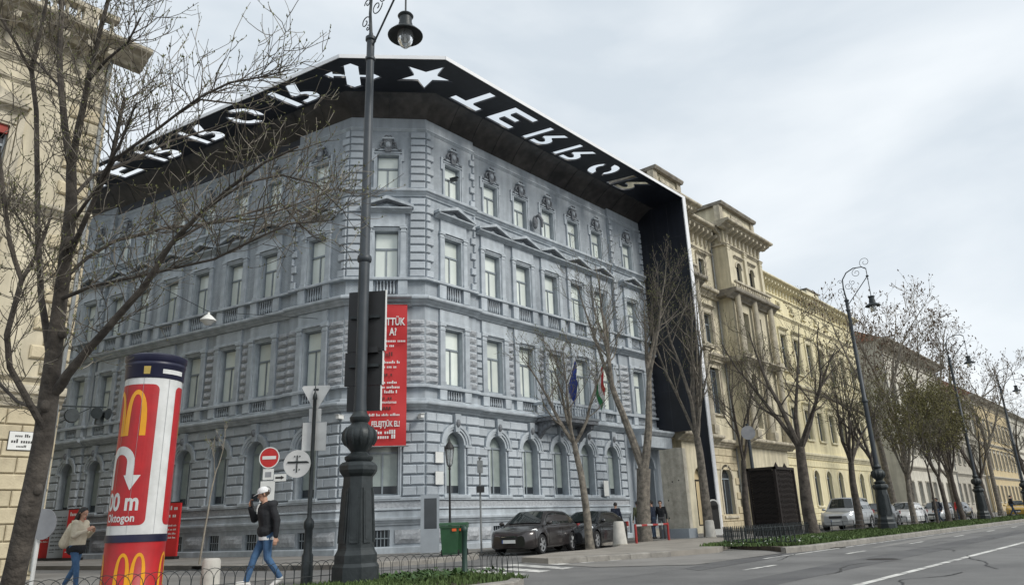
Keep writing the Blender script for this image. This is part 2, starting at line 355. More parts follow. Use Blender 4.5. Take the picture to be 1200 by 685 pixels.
# worn patches in the carriageway
def patch(poly, m, parent=road, z=ZR+.003):
    mb = MB(); mb.add([(x, y, z) for x, y in poly], [tuple(range(len(poly)))], m); o = obj('asphalt_patch', mb, parent)
patch([(24.0, 7.35), (60, 7.3), (60, 8.1), (33, 8.05), (24.4, 7.6)], 'asphalt_patch')
patch([(2.0, 5.2), (40.0, 5.4), (40, 6.2), (18, 6.15), (2.0, 5.9)], 'asphalt_dark')
patch([(14.5, 8.0), (18.4, 8.2), (21.0, 8.9), (17.0, 9.0), (15.0, 8.6)], 'asphalt_dark', z=ZR+.0045)

# cracks, a drain and a manhole cover in the carriageway
rk = random.Random(12)
for x, y, n_, a in ((8, 6.5, 14, .1), (14, 5.2, 18, -.05), (18, 7.8, 12, .3), (22, 4.9, 16, .02), (27, 6.6, 20, -.02), (33, 5.6, 18, .05), (12, 3.4, 12, .0), (16, 2.9, 16, .2), (19.5, 6.0, 9, 1.4), (25, 7.6, 9, 1.3), (13.5, 14.5, 12, .8), (20, 3.0, 18, -.1)):
    p = Vector((x, y, ZR+.0075)); c_ = MB(); pts = [p]
    for _ in range(n_): a += rk.uniform(-.5, .5)*.6; pts.append(pts[-1]+Vector((math.cos(a), math.sin(a), 0))*rk.uniform(.15, .4))
    for q0, q1 in zip(pts, pts[1:]):
        d_ = (q1-q0).normalized(); nn = Vector((-d_.y, d_.x, 0))*rk.uniform(.008, .022); c_.add([q0-nn, q0+nn, q1+nn, q1-nn], [(0, 1, 2, 3)], 'print_black')
    obj('crack', c_, road)
mh = MB(); mh.lathe([(.001, 0), (.31, 0), (.33, -.004)], 28, 'rust', T((18.6, 5.6, ZR+.010)), cap=False); mh.lathe([(.34, .006), (.40, .004)], 28, 'asphalt_dark', T((18.6, 5.6, ZR+.001)), cap=False); obj('manhole_cover', mh, road)
dr = MB()
for k in range(7): dr.box(24.0+k*.07, 24.04+k*.07, 8.35, 8.68, ZR+.001, ZR+.012, 'rust')
obj('drain_grate', dr, road)
# grass and ground cover on the verges
def grass_field(name, label, areas, n, h, parent=None):
    mb = MB(); vs = []; fs = []; mi = []
    rnd = random.Random(3)
    for (x0, x1, y0, y1), cnt in zip(areas, n):
        for _ in range(cnt):
            x = rnd.uniform(x0, x1); y = rnd.uniform(y0, y1); a = rnd.uniform(0, 6.28)
            if math.sin(x*1.7+y*.9)+math.sin(y*2.3-x*.6)+rnd.uniform(-1.2, 1.2) < -1.1: continue
            hh = h*rnd.uniform(.4, 1.2); wd = rnd.uniform(.010, .022)*(1.0+x/30)
            b = len(vs); dx, dy = math.cos(a)*wd, math.sin(a)*wd; lx, ly = rnd.uniform(-.6, .6)*hh, rnd.uniform(-.6, .6)*hh
            vs += [(x-dx, y-dy, -.005), (x+dx, y+dy, -.005), (x+dx*.7+lx*.4, y+dy*.7+ly*.4, hh*.6), (x+lx, y+ly, hh), (x-dx*.7+lx*.4, y-dy*.7+ly*.4, hh*.6)]
            fs.append((b, b+1, b+2, b+3, b+4))
    mb.add(vs, fs, 'grass'); o = obj(name, mb, kind='stuff'); o['label'] = label; o['category'] = 'grass'; return o
grass_field('grass', 'short green grass along the tree strip right of the picket fence', [(22.6, 34, 9.0, 12.4), (34, 60, 9.0, 12.4), (60, 110, 9, 12.4)], [12000, 9000, 5000], .11)
grass_field('grass', 'rough grass at the foot of the near lamp post', [(5.5, 10.5, 9.2, 11.9)], [7000], .10)
def cover(name, label, spots, mats, seed):
    mb = MB(); rnd = random.Random(seed)
    for (x, y, r, h, n) in spots:
        for _ in range(n):
            a = rnd.uniform(0, 6.28); q = r*math.sqrt(rnd.random()); px, py = x+q*math.cos(a), y+q*math.sin(a); pz = rnd.uniform(.02, h*(1-.5*q/r))
            s_ = rnd.uniform(.03, .07); M = T((px, py, pz)) @ Rz(rnd.uniform(0, 6.28)) @ Rx(rnd.uniform(-.9, .9))
            mb.add([(-s_*.5, 0, 0), (0, -s_, 0), (s_*.5, 0, .01), (0, s_, .015)], [(0, 1, 2, 3)], mats[0] if rnd.random() > .07 else mats[1], M)
    o = obj(name, mb, kind='stuff'); o['label'] = label; o['category'] = 'ground cover'
rr = random.Random(5)
cover('ground_cover', 'leafy ground cover with small white flowers inside the picket fence', [(rr.uniform(22.9, 29), rr.uniform(9.6, 12.0), rr.uniform(.3, .6), rr.uniform(.08, .19), 80) for _ in range(26)], ('leaf', 'flower'), 1)
cover('ground_cover', 'low leafy plants growing beside the near lamp post base', [(rr.uniform(9.0, 10.8), rr.uniform(10.0, 11.8), rr.uniform(.2, .45), rr.uniform(.08, .22), 70) for _ in range(16)], ('leaf', 'leaf'), 2)

# ------------------------------------------------------------------ facade kit (local axes: x along the wall, y into the wall, z up)
def wall_band(mb, L0, L1, za, zb, ops, m, depth=.3, y=0.0, mr=None):
    """front wall between heights za..zb with openings (s0, s1, z0, z1, arched)"""
    mr = mr or m
    def q(x0, x1, z0, z1):
        if x1-x0 > 1e-4 and z1-z0 > 1e-4: mb.add([(x0, y, z0), (x1, y, z0), (x1, y, z1), (x0, y, z1)], [(0, 1, 2, 3)], m)
    ops = sorted(ops); x = L0
    for s0, s1, z0, z1, ar in ops:
        q(x, s0, za, zb); q(s0, s1, za, z0); x = s1
        if not ar:
            q(s0, s1, z1, zb)
            mb.add([(s0, y, z0), (s1, y, z0), (s1, y, z1), (s0, y, z1), (s0, y+depth, z0), (s1, y+depth, z0), (s1, y+depth, z1), (s0, y+depth, z1)],
                   [(0, 4, 5, 1), (1, 5, 6, 2), (2, 6, 7, 3), (3, 7, 4, 0)], mr)
        else:
            r = (s1-s0)/2; c = (s0+s1)/2; n = 12
            arc = [(c-r*math.cos(math.pi*k/n), z1+r*math.sin(math.pi*k/n)) for k in range(n+1)]
            for k in range(n):
                a, b = arc[k], arc[k+1]; mb.add([(a[0], y, a[1]), (b[0], y, b[1]), (b[0], y, zb), (a[0], y, zb)], [(0, 1, 2, 3)], m)
            path = [(s0, z0)] + arc + [(s1, z0)]
            for a, b in zip(path, path[1:]): mb.add([(a[0], y, a[1]), (b[0], y, b[1]), (b[0], y+depth, b[1]), (a[0], y+depth, a[1])], [(0, 3, 2, 1)], mr)
            mb.add([(s0, y, z0), (s1, y, z0), (s1, y+depth, z0), (s0, y+depth, z0)], [(0, 3, 2, 1)], mr)
    q(x, L1, za, zb)
def win_meshes(wd, z0, z1, tr, yg, arch=False, fm='window_grey', gm='blind_glass', fw=.055, mull=True, dark=None):
    """frame mesh + pane meshes for an opening centred on x=0"""
    fr = MB(); h = wd/2; top = z1
    fr.box(-h, -h+fw, yg-.03, yg+.05, z0, z1, fm); fr.box(h-fw, h, yg-.03, yg+.05, z0, z1, fm)
    fr.box(-h+fw, h-fw, yg-.03, yg+.05, z0, z0+fw*1.3, fm)
    zt = z0+(z1-z0)*tr if not arch else z1
    fr.box(-h+fw, h-fw, yg-.05, yg+.05, zt-fw*.7, zt+fw*.7, fm)
    if mull: fr.box(-fw*.55, fw*.55, yg-.04, yg+.05, z0+fw*1.3, zt-fw*.7, fm)
    panes = []
    def pane(x0, x1, a, b, mm=gm):
        p = MB(); p.add([(x0, yg, a), (x1, yg, a), (x1, yg, b), (x0, yg, b)], [(0, 1, 2, 3)], mm); panes.append(p.mesh('pane'))
    zl = z0+fw*1.3
    if dark: 
        if mull: pane(-h+fw, -fw*.55, zl, zl+dark, 'dark_glass'); pane(fw*.55, h-fw, zl, zl+dark, 'dark_glass')
        else: pane(-h+fw, h-fw, zl, zl+dark, 'dark_glass')
        zl += dark
    if mull: pane(-h+fw, -fw*.55, zl, zt-fw*.7); pane(fw*.55, h-fw, zl, zt-fw*.7)
    else: pane(-h+fw, h-fw, zl, zt-fw*.7)
    if not arch:
        fr.box(-h+fw, h-fw, yg-.03, yg+.05, z1-fw, z1, fm); pane(-h+fw, h-fw, zt+fw*.7, z1-fw)
    else:
        n = 12; ro, ri = h, h-fw
        for k in range(n):
            a, b = math.pi*k/n, math.pi*(k+1)/n
            P = lambda r, t, y: (-r*math.cos(t), y, z1+r*math.sin(t))
            fr.add([P(ri, a, yg-.03), P(ro, a, yg-.03), P(ro, b, yg-.03), P(ri, b, yg-.03), P(ri, a, yg+.05), P(ri, b, yg+.05)], [(0, 1, 2, 3), (0, 3, 5, 4)], fm)
        p = MB(); zb = z1+fw*.7
        pts = [(-ri*math.cos(math.pi*k/n), yg, max(zb, z1+ri*math.sin(math.pi*k/n))) for k in range(n+1)]
        p.add(pts, [tuple(range(n, -1, -1))], gm); panes.append(p.mesh('pane'))
    return fr.mesh('window'), panes
def place_window(parent, tpl, M, name='window'):
    o = obj(name, tpl[0], parent, M)
    for p in tpl[1]: obj('pane', p, o)
    return o
def arch_ring(mb, r0, r1, zc, y0, y1, m, n=16, a0=0.0, a1=math.pi):
    for k in range(n):
        a, b = a0+(a1-a0)*k/n, a0+(a1-a0)*(k+1)/n
        P = lambda r, t, y: (-r*math.cos(t), y, zc+r*math.sin(t))
        mb.add([P(r0, a, y0), P(r1, a, y0), P(r1, b, y0), P(r0, b, y0), P(r0, a, y1), P(r1, a, y1), P(r1, b, y1), P(r0, b, y1)], [(0, 1, 2, 3), (1, 5, 6, 2), (0, 3, 7, 4)], m)
def cornice_prof(z0, z1, p, back=.0):     # stepped moulding profile (y, z), counter-clockwise seen along +x
    h = z1-z0
    return [(back, z0), (-.25*p, z0), (-.35*p, z0+.18*h), (-.62*p, z0+.38*h), (-.66*p, z0+.52*h), (-.95*p, z0+.60*h), (-p, z0+.72*h), (-p, z0+.92*h), (-.92*p, z1), (back, z1)]
def flat_prof(z0, z1, p, back=.0): return [(back, z0), (-p, z0), (-p, z1-.03), (-p+.03, z1), (back, z1)]
def pilaster(wd, z0, z1, p, m):
    mb = MB(); h = z1-z0
    mb.box(-wd/2-.035, wd/2+.035, -p-.035, 0, z0, z0+.07*h, m); mb.box(-wd/2, wd/2, -p, 0, z0+.07*h, z1-.10*h, m)
    mb.box(-wd/2-.02, wd/2+.02, -p-.02, 0, z1-.10*h, z1-.085*h, m); mb.cbox(-wd/2, wd/2, -p-.01, 0, z1-.085*h, z1-.03*h, .01, m)
    mb.box(-wd/2-.045, wd/2+.045, -p-.045, 0, z1-.03*h, z1, m); return mb.mesh('pilaster', False)
def balustrade(wd, z0, z1, n, m, p=.06):
    mb = MB(); h = z1-z0; st = wd/n
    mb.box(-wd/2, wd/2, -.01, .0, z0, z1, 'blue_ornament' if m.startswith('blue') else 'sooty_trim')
    for k in range(n):
        mb.lathe([(.025, 0), (.028, .06*h), (.048, .28*h), (.022, .55*h), (.020, .8*h), (.034, .94*h), (.034, h)], 8, m, T((-wd/2+st*(k+.5), -.065, z0)), cap=False)
    return mb.mesh('balustrade', True)

# ------------------------------------------------------------------ the blue-grey museum on the corner
MUS = thing('corner_building', 'blue-grey four storey corner palace under the black lettered canopy', 'building', (19.5, 22.3, 0))
PL = Vector((19.5, 22.3, 0))
CRP = Vector((19.5, 22.3, 0)); CLP = Vector((17.0, 24.5, 0)); DL = Vector((-.213, .977, 0)).normalized()
def face(origin, direc, off=0.0):
    x = direc.normalized(); y = Vector((-x.y, x.x, 0)); o = origin - PL + y*off
    return Matrix(((x.x, y.x, 0, o.x), (x.y, y.y, 0, o.y), (0, 0, 1, 0), (0, 0, 0, 1)))
BLK = []      # every rusticated block: (distance, matrix, w, h, kind)
HT = 18.75
A2 = T((0, -.0, 0))
bay_tpl = {}
G_W, G_SP = 1.04, 4.12
bay_tpl['g'] = win_meshes(G_W, 2.12, G_SP, 1, .30, arch=True, gm='blind_glass_low', dark=.30)
bay_tpl['gc'] = win_meshes(1.25, 2.12, 4.35, .74, .30, gm='blind_glass_low', dark=.30)
bay_tpl['2'] = win_meshes(1.02, 6.58, 9.0, .655, .24)
bay_tpl['3'] = win_meshes(1.02, 10.95, 13.2, .655, .24)
bay_tpl['4'] = win_meshes(.96, 15.24, 16.87, .62, .20)
_b = MB(); _b.box(-.33, .33, .12, .16, .25, .85, 'dark_glass')
for k in range(5): _b.box(-.30+k*.14, -.27+k*.14, .06, .09, .25, .85, 'window_grey')
_b.box(-.33, .33, .05, .08, .53, .57, 'window_grey'); BASEWIN = _b.mesh('basement_window')
# stone surrounds
_s = MB(); 
for sx in (-1, 1):
    _s.box(min(sx*.512, sx*.60), max(sx*.512, sx*.60), -.06, .265, 2.125, G_SP, 'blue_trim')
    _s.box(min(sx*.52, sx*.90), max(sx*.52, sx*.90), -.13, 0, G_SP-.10, G_SP, 'blue_trim')
arch_ring(_s, .512, .60, G_SP, -.06, .265, 'blue_trim'); arch_ring(_s, .62, .72, G_SP, -.11, 0, 'blue_trim'); arch_ring(_s, .72, .84, G_SP, -.15, 0, 'blue_trim')
SUR_G = _s.mesh('window_surround')
_s = MB(); _s.add([(-.11, -.22, 4.62), (.11, -.22, 4.62), (.17, -.26, 5.36), (-.17, -.26, 5.36), (-.11, 0, 4.62), (.11, 0, 4.62), (.17, 0, 5.36), (-.17, 0, 5.36)], [(0, 1, 2, 3), (1, 5, 6, 2), (0, 3, 7, 4), (0, 4, 5, 1), (3, 2, 6, 7)], 'blue_trim')
_s.ell((0, -.24, 4.98), (.12, .09, .17), 'blue_ornament', 8, 5); KEYST = _s.mesh('keystone')
_s = MB(); _s.mould(-.74, .74, flat_prof(1.99, 2.12, .20), 'blue_trim'); SILL_G = _s.mesh('sill')
def sur_rect(wd, z0, z1, m):
    s_ = MB(); h = wd/2
    for a, b, p in ((h, h+.07, .05), (h+.07, h+.13, .09)):
        s_.box(-b, -a, -p, 0, z0, z1, m); s_.box(a, b, -p, 0, z0, z1, m); s_.box(-b, b, -p, 0, z1+(a-h), z1+(b-h), m)
    return s_
SUR_2 = sur_rect(1.02, 6.5, 9.0, 'blue_trim').mesh('window_surround')
SUR_3 = sur_rect(1.02, 10.98, 13.2, 'blue_trim').mesh('window_surround')
_s = sur_rect(.96, 15.15, 16.87, 'blue_trim'); _s.box(-.72, -.61, -.07, 0, 16.55, 17.14, 'blue_trim'); _s.box(.61, .72, -.07, 0, 16.55, 17.14, 'blue_trim'); _s.box(-.72, .72, -.075, 0, 17.08, 17.16, 'blue_trim'); SUR_4 = _s.mesh('window_surround')
_s = MB()      # mask and scrolls over the top windows
_s.prism([(-.13, 16.98), (.13, 16.98), (.20, 17.60), (-.20, 17.60)], -.16, 0, 'blue_ornament'); _s.box(-.26, .26, -.20, 0, 17.60, 17.68, 'blue_trim')
_s.ell((0, -.17, 17.32), (.11, .08, .15), 'blue_trim', 8, 6)
for sx in (-1, 1):
    _s.tube([(sx*.20, -.08, 17.5), (sx*.32, -.10, 17.42), (sx*.34, -.10, 17.26), (sx*.24, -.10, 17.2), (sx*.22, -.10, 17.3)], [.05, .055, .05, .04, .03], 6, 'blue_ornament')
    _s.tube([(sx*.12, -.15, 17.55), (sx*.20, -.16, 17.66), (sx*.10, -.16, 17.78), (0, -.16, 17.74)], [.035, .04, .035, .03], 5, 'blue_ornament')
    _s.tube([(sx*.34, -.06, 17.18), (sx*.5, -.07, 17.1), (sx*.6, -.07, 17.14)], [.03, .035, .02], 5, 'blue_ornament')
CART = _s.mesh('window_ornament', True)
PIL2 = pilaster(.26, 6.47, 9.14, .13, 'blue_trim'); PIL3 = pilaster(.22, 11.02, 13.36, .11, 'blue_trim')
BAL2 = balustrade(.84, 5.93, 6.30, 6, 'blue_trim'); BAL3 = balustrade(.84, 10.32, 10.90, 6, 'blue_trim')
_s = MB()      # lintel of the second storey
_s.mould(-.90, .90, flat_prof(9.14, 9.26, .17), 'blue_trim'); _s.mould(-.86, .86, flat_prof(9.26, 9.80, .10), 'blue_trim'); LINT2 = _s.mesh('lintel')
_s = MB(); _s.mould(-.84, .84, flat_prof(13.36, 13.46, .15), 'blue_trim'); _s.mould(-.80, .80, flat_prof(13.46, 14.0, .10), 'blue_trim'); LINT3 = _s.mesh('lintel')
_s = MB()      # pediment
_s.mould(-1.10, 1.10, cornice_prof(14.0, 14.2, .38), 'blue_trim')
for sx in (-1, 1):
    _s.add([(sx*1.16, -.40, 14.18), (0, -.40, 14.58), (0, -.40, 14.72), (sx*1.16, -.40, 14.30), (sx*1.16, 0, 14.18), (0, 0, 14.58), (0, 0, 14.72), (sx*1.16, 0, 14.30)],
           [(0, 1, 2, 3) if sx < 0 else (3, 2, 1, 0), (3, 2, 6, 7), (0, 4, 5, 1), (0, 3, 7, 4)], 'blue_trim')
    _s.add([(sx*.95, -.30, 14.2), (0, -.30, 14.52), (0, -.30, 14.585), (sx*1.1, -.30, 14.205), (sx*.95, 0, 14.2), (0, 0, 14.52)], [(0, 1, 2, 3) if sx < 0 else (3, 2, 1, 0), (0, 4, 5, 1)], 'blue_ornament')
_s.add([(-1.0, -.08, 14.2), (1.0, -.08, 14.2), (0, -.08, 14.56)], [(0, 1, 2)], 'blue_plaster')
_s.add([(-.34, -.14, 14.24), (.34, -.14, 14.24), (0, -.17, 14.42)], [(0, 1, 2)], 'blue_trim'); PED = _s.mesh('pediment')
_bm = {}
def block_mesh(wd, h, kind):
    k = (round(wd, 2), round(h, 2), kind)
    if k not in _bm:
        q = MB(); 
        if kind == 'rough':
            rn = random.Random(len(_bm)); nx, nz_ = 4, 3; w2 = k[0]; hh = k[1]; g = []
            for j in range(nz_+1):
                for i in range(nx+1):
                    ed = i in (0, nx) or j in (0, nz_); g.append((w2*i/nx, -.02 if ed else -.08-rn.uniform(0, .055), hh*j/nz_))
            q.add(g, [(j*(nx+1)+i, j*(nx+1)+i+1, (j+1)*(nx+1)+i+1, (j+1)*(nx+1)+i) for j in range(nz_) for i in range(nx)], 'blue_rough')
            q.add([(0, -.02, 0), (w2, -.02, 0), (w2, -.02, hh), (0, -.02, hh), (0, 0.01, 0), (w2, 0.01, 0), (w2, 0.01, hh), (0, 0.01, hh)], [(0, 4, 5, 1), (1, 5, 6, 2), (2, 6, 7, 3), (3, 7, 4, 0)], 'blue_rough')
        else: q.cbox(0, k[0], -.11, 0.01, 0, k[1], .030, 'blue_stone')
        _bm[k] = q.mesh('block')
    return _bm[k]
def add_block(F, x0, x1, z0, z1, kind, nm, yo=0.0):
    if x1-x0 < .08: return
    M = F @ T((x0, yo, z0)); c = MUS.location + (M @ Vector(((x1-x0)/2, 0, (z1-z0)/2)))
    BLK.append(((c-CAM).length, M, x1-x0, z1-z0, kind, nm))
def quoins(F, x0, x1, z0, z1, n, nm='quoin_block', kind='flat', alt=0.0, side=0):
    h = (z1-z0)/n
    for k in range(n):
        a, b = x0, x1
        if k % 2 and alt:
            if side >= 0: b = x1-alt
            if side <= 0: a = x0+alt
        add_block(F, a, b, z0+k*h+.030, z0+(k+1)*h-.030, kind, nm)
wall_i = 0
def segment(F, L, bays, m0=0.0, m1=0.0, q=(0, 0), chamfer=False, entrance=False):
    """one flat stretch of the facade; q = width of quoins at both ends"""
    mb = MB(); bl = [] if entrance else bays
    gw = 1.25 if chamfer else G_W
    wall_band(mb, 0, L, 0, 1.05, [(c-.33, c+.33, .25, .85, False) for c in bl], 'blue_plaster', .15)
    if entrance: wall_band(mb, 0, L, 1.05, 5.5, [(bays[0]-.85, bays[0]+.85, 1.05, 3.55, True)], 'blue_plaster', .5)
    else: wall_band(mb, 0, L, 1.05, 5.5, [(c-gw/2, c+gw/2, 2.12, 4.35 if chamfer else G_SP, not chamfer) for c in bays], 'blue_plaster', .38, mr='blue_trim')
    wall_band(mb, 0, L, 5.5, 10.0, [(c-.51, c+.51, 6.58, 9.0, False) for c in bays], 'blue_plaster', .3, mr='blue_trim')
    wall_band(mb, 0, L, 10.0, 15.0, [(c-.51, c+.51, 10.95, 13.2, False) for c in bays], 'blue_brick', .3, mr='blue_trim')
    wall_band(mb, 0, L, 15.0, 18.16, [(c-.48, c+.48, 15.24, 16.87, False) for c in bays], 'blue_brick', .25, mr='blue_trim')
    wall_band(mb, 0, L, 18.16, HT, [], 'blue_plaster')
    if q[0]: mb.add([(0, 0, 0), (0, .14, 0), (0, .14, HT), (0, 0, HT)], [(0, 1, 2, 3)], 'blue_plaster')
    if q[1]: mb.add([(L, 0, 0), (L, .14, 0), (L, .14, HT), (L, 0, HT)], [(3, 2, 1, 0)], 'blue_plaster')
    obj('wall', mb, MUS, F)
    def run(nm, prof, m='blue_trim'):
        k = MB(); k.mould(0, L, prof, m, m0, m1); return obj(nm, k, MUS, F)
    if not entrance:
        run('plinth', [(0, 0), (-.16, 0), (-.16, .20), (-.12, .24), (0, .24)])
        run('base_moulding', cornice_prof(1.02, 1.32, .20)); run('base_moulding', flat_prof(1.32, 1.56, .13)); run('base_moulding', flat_prof(1.57, 1.64, .18))
        run('base_frieze', flat_prof(1.64, 1.92, .10), 'blue_rough'); run('sill_course', flat_prof(1.92, 2.04, .17))
        for i in range(len(bays)+1):     # rough panels between the cellar windows
            a = (bays[i-1]+.50) if i else .12; b = (bays[i]-.50) if i < len(bays) else L-.12
            if b-a > .3: o_ = obj('rough_panel', block_mesh(round(b-a, 1), .50, 'rough'), MUS, F @ T((a+.03, -.02, .34)))
    run('cornice', cornice_prof(5.42, 5.74, .40)); run('balustrade_course', flat_prof(5.74, 5.90, .14)); run('sill_course', flat_prof(6.34, 6.47, .20))
    run('cornice', cornice_prof(9.82, 10.16, .42)); run('balustrade_course', flat_prof(10.16, 10.28, .14)); run('sill_course', flat_prof(10.92, 11.03, .22))
    run('string_course', cornice_prof(14.84, 15.16, .26)); run('top_moulding', cornice_prof(18.08, 18.22, .10))
    for c in bays:
        B = F @ T((c, 0, 0))
        if not entrance:
            obj('cellar_window', BASEWIN, MUS, B)
            if chamfer: place_window(MUS, bay_tpl['gc'], B); obj('window_surround', sur_rect(1.25, 2.12, 4.35, 'blue_trim').mesh('s'), MUS, B)
            else:
                place_window(MUS, bay_tpl['g'], B); obj('window_surround', SUR_G, MUS, B); obj('keystone', KEYST, MUS, B)
            obj('sill', SILL_G, MUS, B)
        place_window(MUS, bay_tpl['2'], B); obj('window_surround', SUR_2, MUS, B); obj('lintel', LINT2, MUS, B)
        place_window(MUS, bay_tpl['3'], B); obj('window_surround', SUR_3, MUS, B); obj('lintel', LINT3, MUS, B); obj('pediment', PED, MUS, B)
        place_window(MUS, bay_tpl['4'], B); obj('window_surround', SUR_4, MUS, B); obj('window_ornament', CART, MUS, B)
        for sx in (-1, 1): obj('pilaster', PIL2, MUS, B @ T((sx*.735, 0, 0))); obj('pilaster', PIL3, MUS, B @ T((sx*.72, 0, 0)))
        for (z0, z1) in ((5.90, 6.34), (10.28, 10.92)):
            for sx in (-1, 1):
                k = MB(); k.box(sx*.72-.20, sx*.72+.20, -.16, 0, z0, z1, 'blue_trim'); obj('pedestal', k, MUS, B)
        obj('balustrade', BAL2, MUS, B); obj('balustrade', BAL3, MUS, B)
    # rustication of the ground storey
    n = 8; h = (5.36-2.06)/n
    edges = [0.0] + [e for c in bays for e in (c, c)] + [L]
    if not entrance:
        for k in range(n):
            z0 = 2.06+k*h; zc = z0+h/2
            def half(c):
                if chamfer: return .80 if zc < 4.5 else .0
                if zc < G_SP-.02: return .66 if zc < G_SP-.12 else .92
                d = max(abs(z0-G_SP), abs(z0+h-G_SP)) if False else abs(zc-.08-G_SP)
                return math.sqrt(max(0, .88**2-d*d)) if d < .88 else .17
            for i in range(0, len(edges), 2):
                a = edges[i]+(half(edges[i]) if i else .015); b = edges[i+1]-(half(edges[i+1]) if i+1 < len(edges)-1 else .015)
                if b-a < .15: continue
                if b-a > .75:
                    cut = a+(b-a)*(.36 if k % 2 else .64); add_block(F, a, cut-.005, z0+.034, z0+h-.034, 'flat', 'rusticated_block'); add_block(F, cut+.005, b, z0+.034, z0+h-.034, 'flat', 'rusticated_block')
                else: add_block(F, a, b, z0+.034, z0+h-.034, 'flat', 'rusticated_block')
    # second storey piers: rough blocks
    for i in range(0, len(edges), 2):
        a = edges[i]+(.90 if i else .03); b = edges[i+1]-(.90 if i+1 < len(edges)-1 else .03)
        if b-a > .25: quoins(F, a, b, 6.5, 9.24, 8, 'pier_block', 'rough' if b-a > .4 else 'flat')
    # quoins at the ends of pavilions on the two upper storeys
    for e, wq in zip((0, 1), q):
        if not wq: continue
        x0, x1 = (.01, wq) if e == 0 else (L-wq, L-.01); sd = 1 if e == 0 else -1
        quoins(F, x0, x1, 11.06, 14.78, 10, alt=.18, side=sd); quoins(F, x0, x1, 15.2, 18.06, 8, alt=.18, side=sd)
    if chamfer:
        for (x0, x1) in ((.01, .66), (L-.66, L-.01)):
            quoins(F, x0, x1, 11.06, 14.78, 10); quoins(F, x0, x1, 15.2, 18.06, 8, alt=.0)
XR = Vector((1, 0, 0)); XC = (CRP-CLP).normalized(); XL = -DL
LC = (CRP-CLP).length; LL = 20.6
ML, MR_ = math.tan(abs(XL.angle(XC))/2), math.tan(abs(XC.angle(XR))/2)
Fc = face(CLP, XC); segment(Fc, LC, [LC/2], ML, MR_, chamfer=True)
Fr = face(CRP, XR)
segment(Fr, 3.05, [1.62], MR_, 0, q=(.42, .30))
segment(face(CRP+XR*3.05, XR, .12), 11.30, [1.25, 3.46, 5.67, 7.88, 10.10])
segment(face(CRP+XR*14.35, XR), 3.55, [1.80], q=(.34, .34), entrance=True)
segment(face(CLP+DL*3.20, XL), 3.20, [3.20-1.72], 0, ML, q=(.30, .42))
segment(face(CLP+DL*17.4, XL, .12), 14.2, [17.4-s for s in (16.35, 14.12, 11.82, 9.50, 7.10, 4.82)])
segment(face(CLP+DL*LL, XL), 3.2, [LL-18.55], q=(.34, .34))
# blocks: the nearest 300 of each kind are pieces of their own, the rest one part per kind
BLK.sort(key=lambda b: b[0])
cnt = {}; rest = {}
for d, M, wd, h, kind, nm in BLK:
    cnt[nm] = cnt.get(nm, 0)+1
    if cnt[nm] <= 300: obj(nm, block_mesh(wd, h, kind), MUS, M)
    else:
        r_ = rest.setdefault(nm, MB())
        if kind == 'flat': r_.cbox(0, wd, -.11, .01, 0, h, .030, 'blue_stone', M)
        else: r_.cbox(0, wd, -.10, .01, 0, h, .05, 'blue_rough', M)
for nm, r_ in rest.items(): obj('distant_blocks', r_, MUS, kind='stuff')
# roof slab and back so that the block is closed
mb = MB(); pp = [(CLP+DL*LL), CLP, CRP, CRP+XR*17.8, CRP+XR*17.8+Vector((0, 14, 0)), CLP+DL*LL+Vector((12, 0, 0))]
mb.prism([((p-PL).x*.999+.05, (p-PL).y+.15) for p in pp], 18.3, 18.72, 'roof_dark', axis='z'); obj('roof', mb, MUS)
mb = MB(); mb.prism([((p-PL).x, (p-PL).y) for p in ((CRP+XR*17.79+Vector((0, .2, 0))), (CRP+XR*17.79+Vector((0, 14, 0))), (CLP+DL*LL+Vector((12, 0, 0))), (CLP+DL*LL+Vector((.3, 0, 0))))], 0, 18.3, 'blue_plaster', axis='z'); obj('rear_wall', mb, MUS)
# entrance: steps, door, columns and entablature
Fe = face(CRP+XR*14.35, XR)
mb = MB(); mb.box(.95, 2.65, .34, .40, 0, 4.5, 'window_grey'); 
for k in range(4): mb.box(1.02+k*.4, 1.36+k*.4, .31, .34, .25, 3.3, 'dark_glass')
obj('door', mb, MUS, Fe)
_c = MB(); _c.box(-.24, .24, -.24, .24, 0, .7, 'blue_trim'); _c.lathe([(.22, .7), (.22, .8), (.19, .84), (.185, 2.2), (.165, 4.3), (.2, 4.34), (.2, 4.42), (.24, 4.5), (.24, 4.62)], 20, 'blue_trim'); COLM = _c.mesh('column', True)
for x in (.62, 2.98): obj('column', COLM, MUS, Fe @ T((x, -.62, 0)))
mb = MB(); mb.box(.25, 3.40, -.92, 0, 4.62, 5.28, 'blue_trim'); mb.mould(.25, 3.40, [(0, 5.28), (-1.0, 5.28), (-1.15, 5.45), (-1.15, 5.55), (0, 5.6)], 'blue_trim'); obj('entablature', mb, MUS, Fe)
mb = MB(); arch_ring(mb, .85, 1.0, 3.55, -.10, 0, 'blue_trim'); obj('door_arch', mb, MUS, Fe @ T((1.80, 0, 0)))
mb = MB()
for k in range(3): mb.box(.5, 3.1, -.75+k*.22, 0, k*.13, (k+1)*.13, 'concrete')
obj('steps', mb, MUS, Fe)
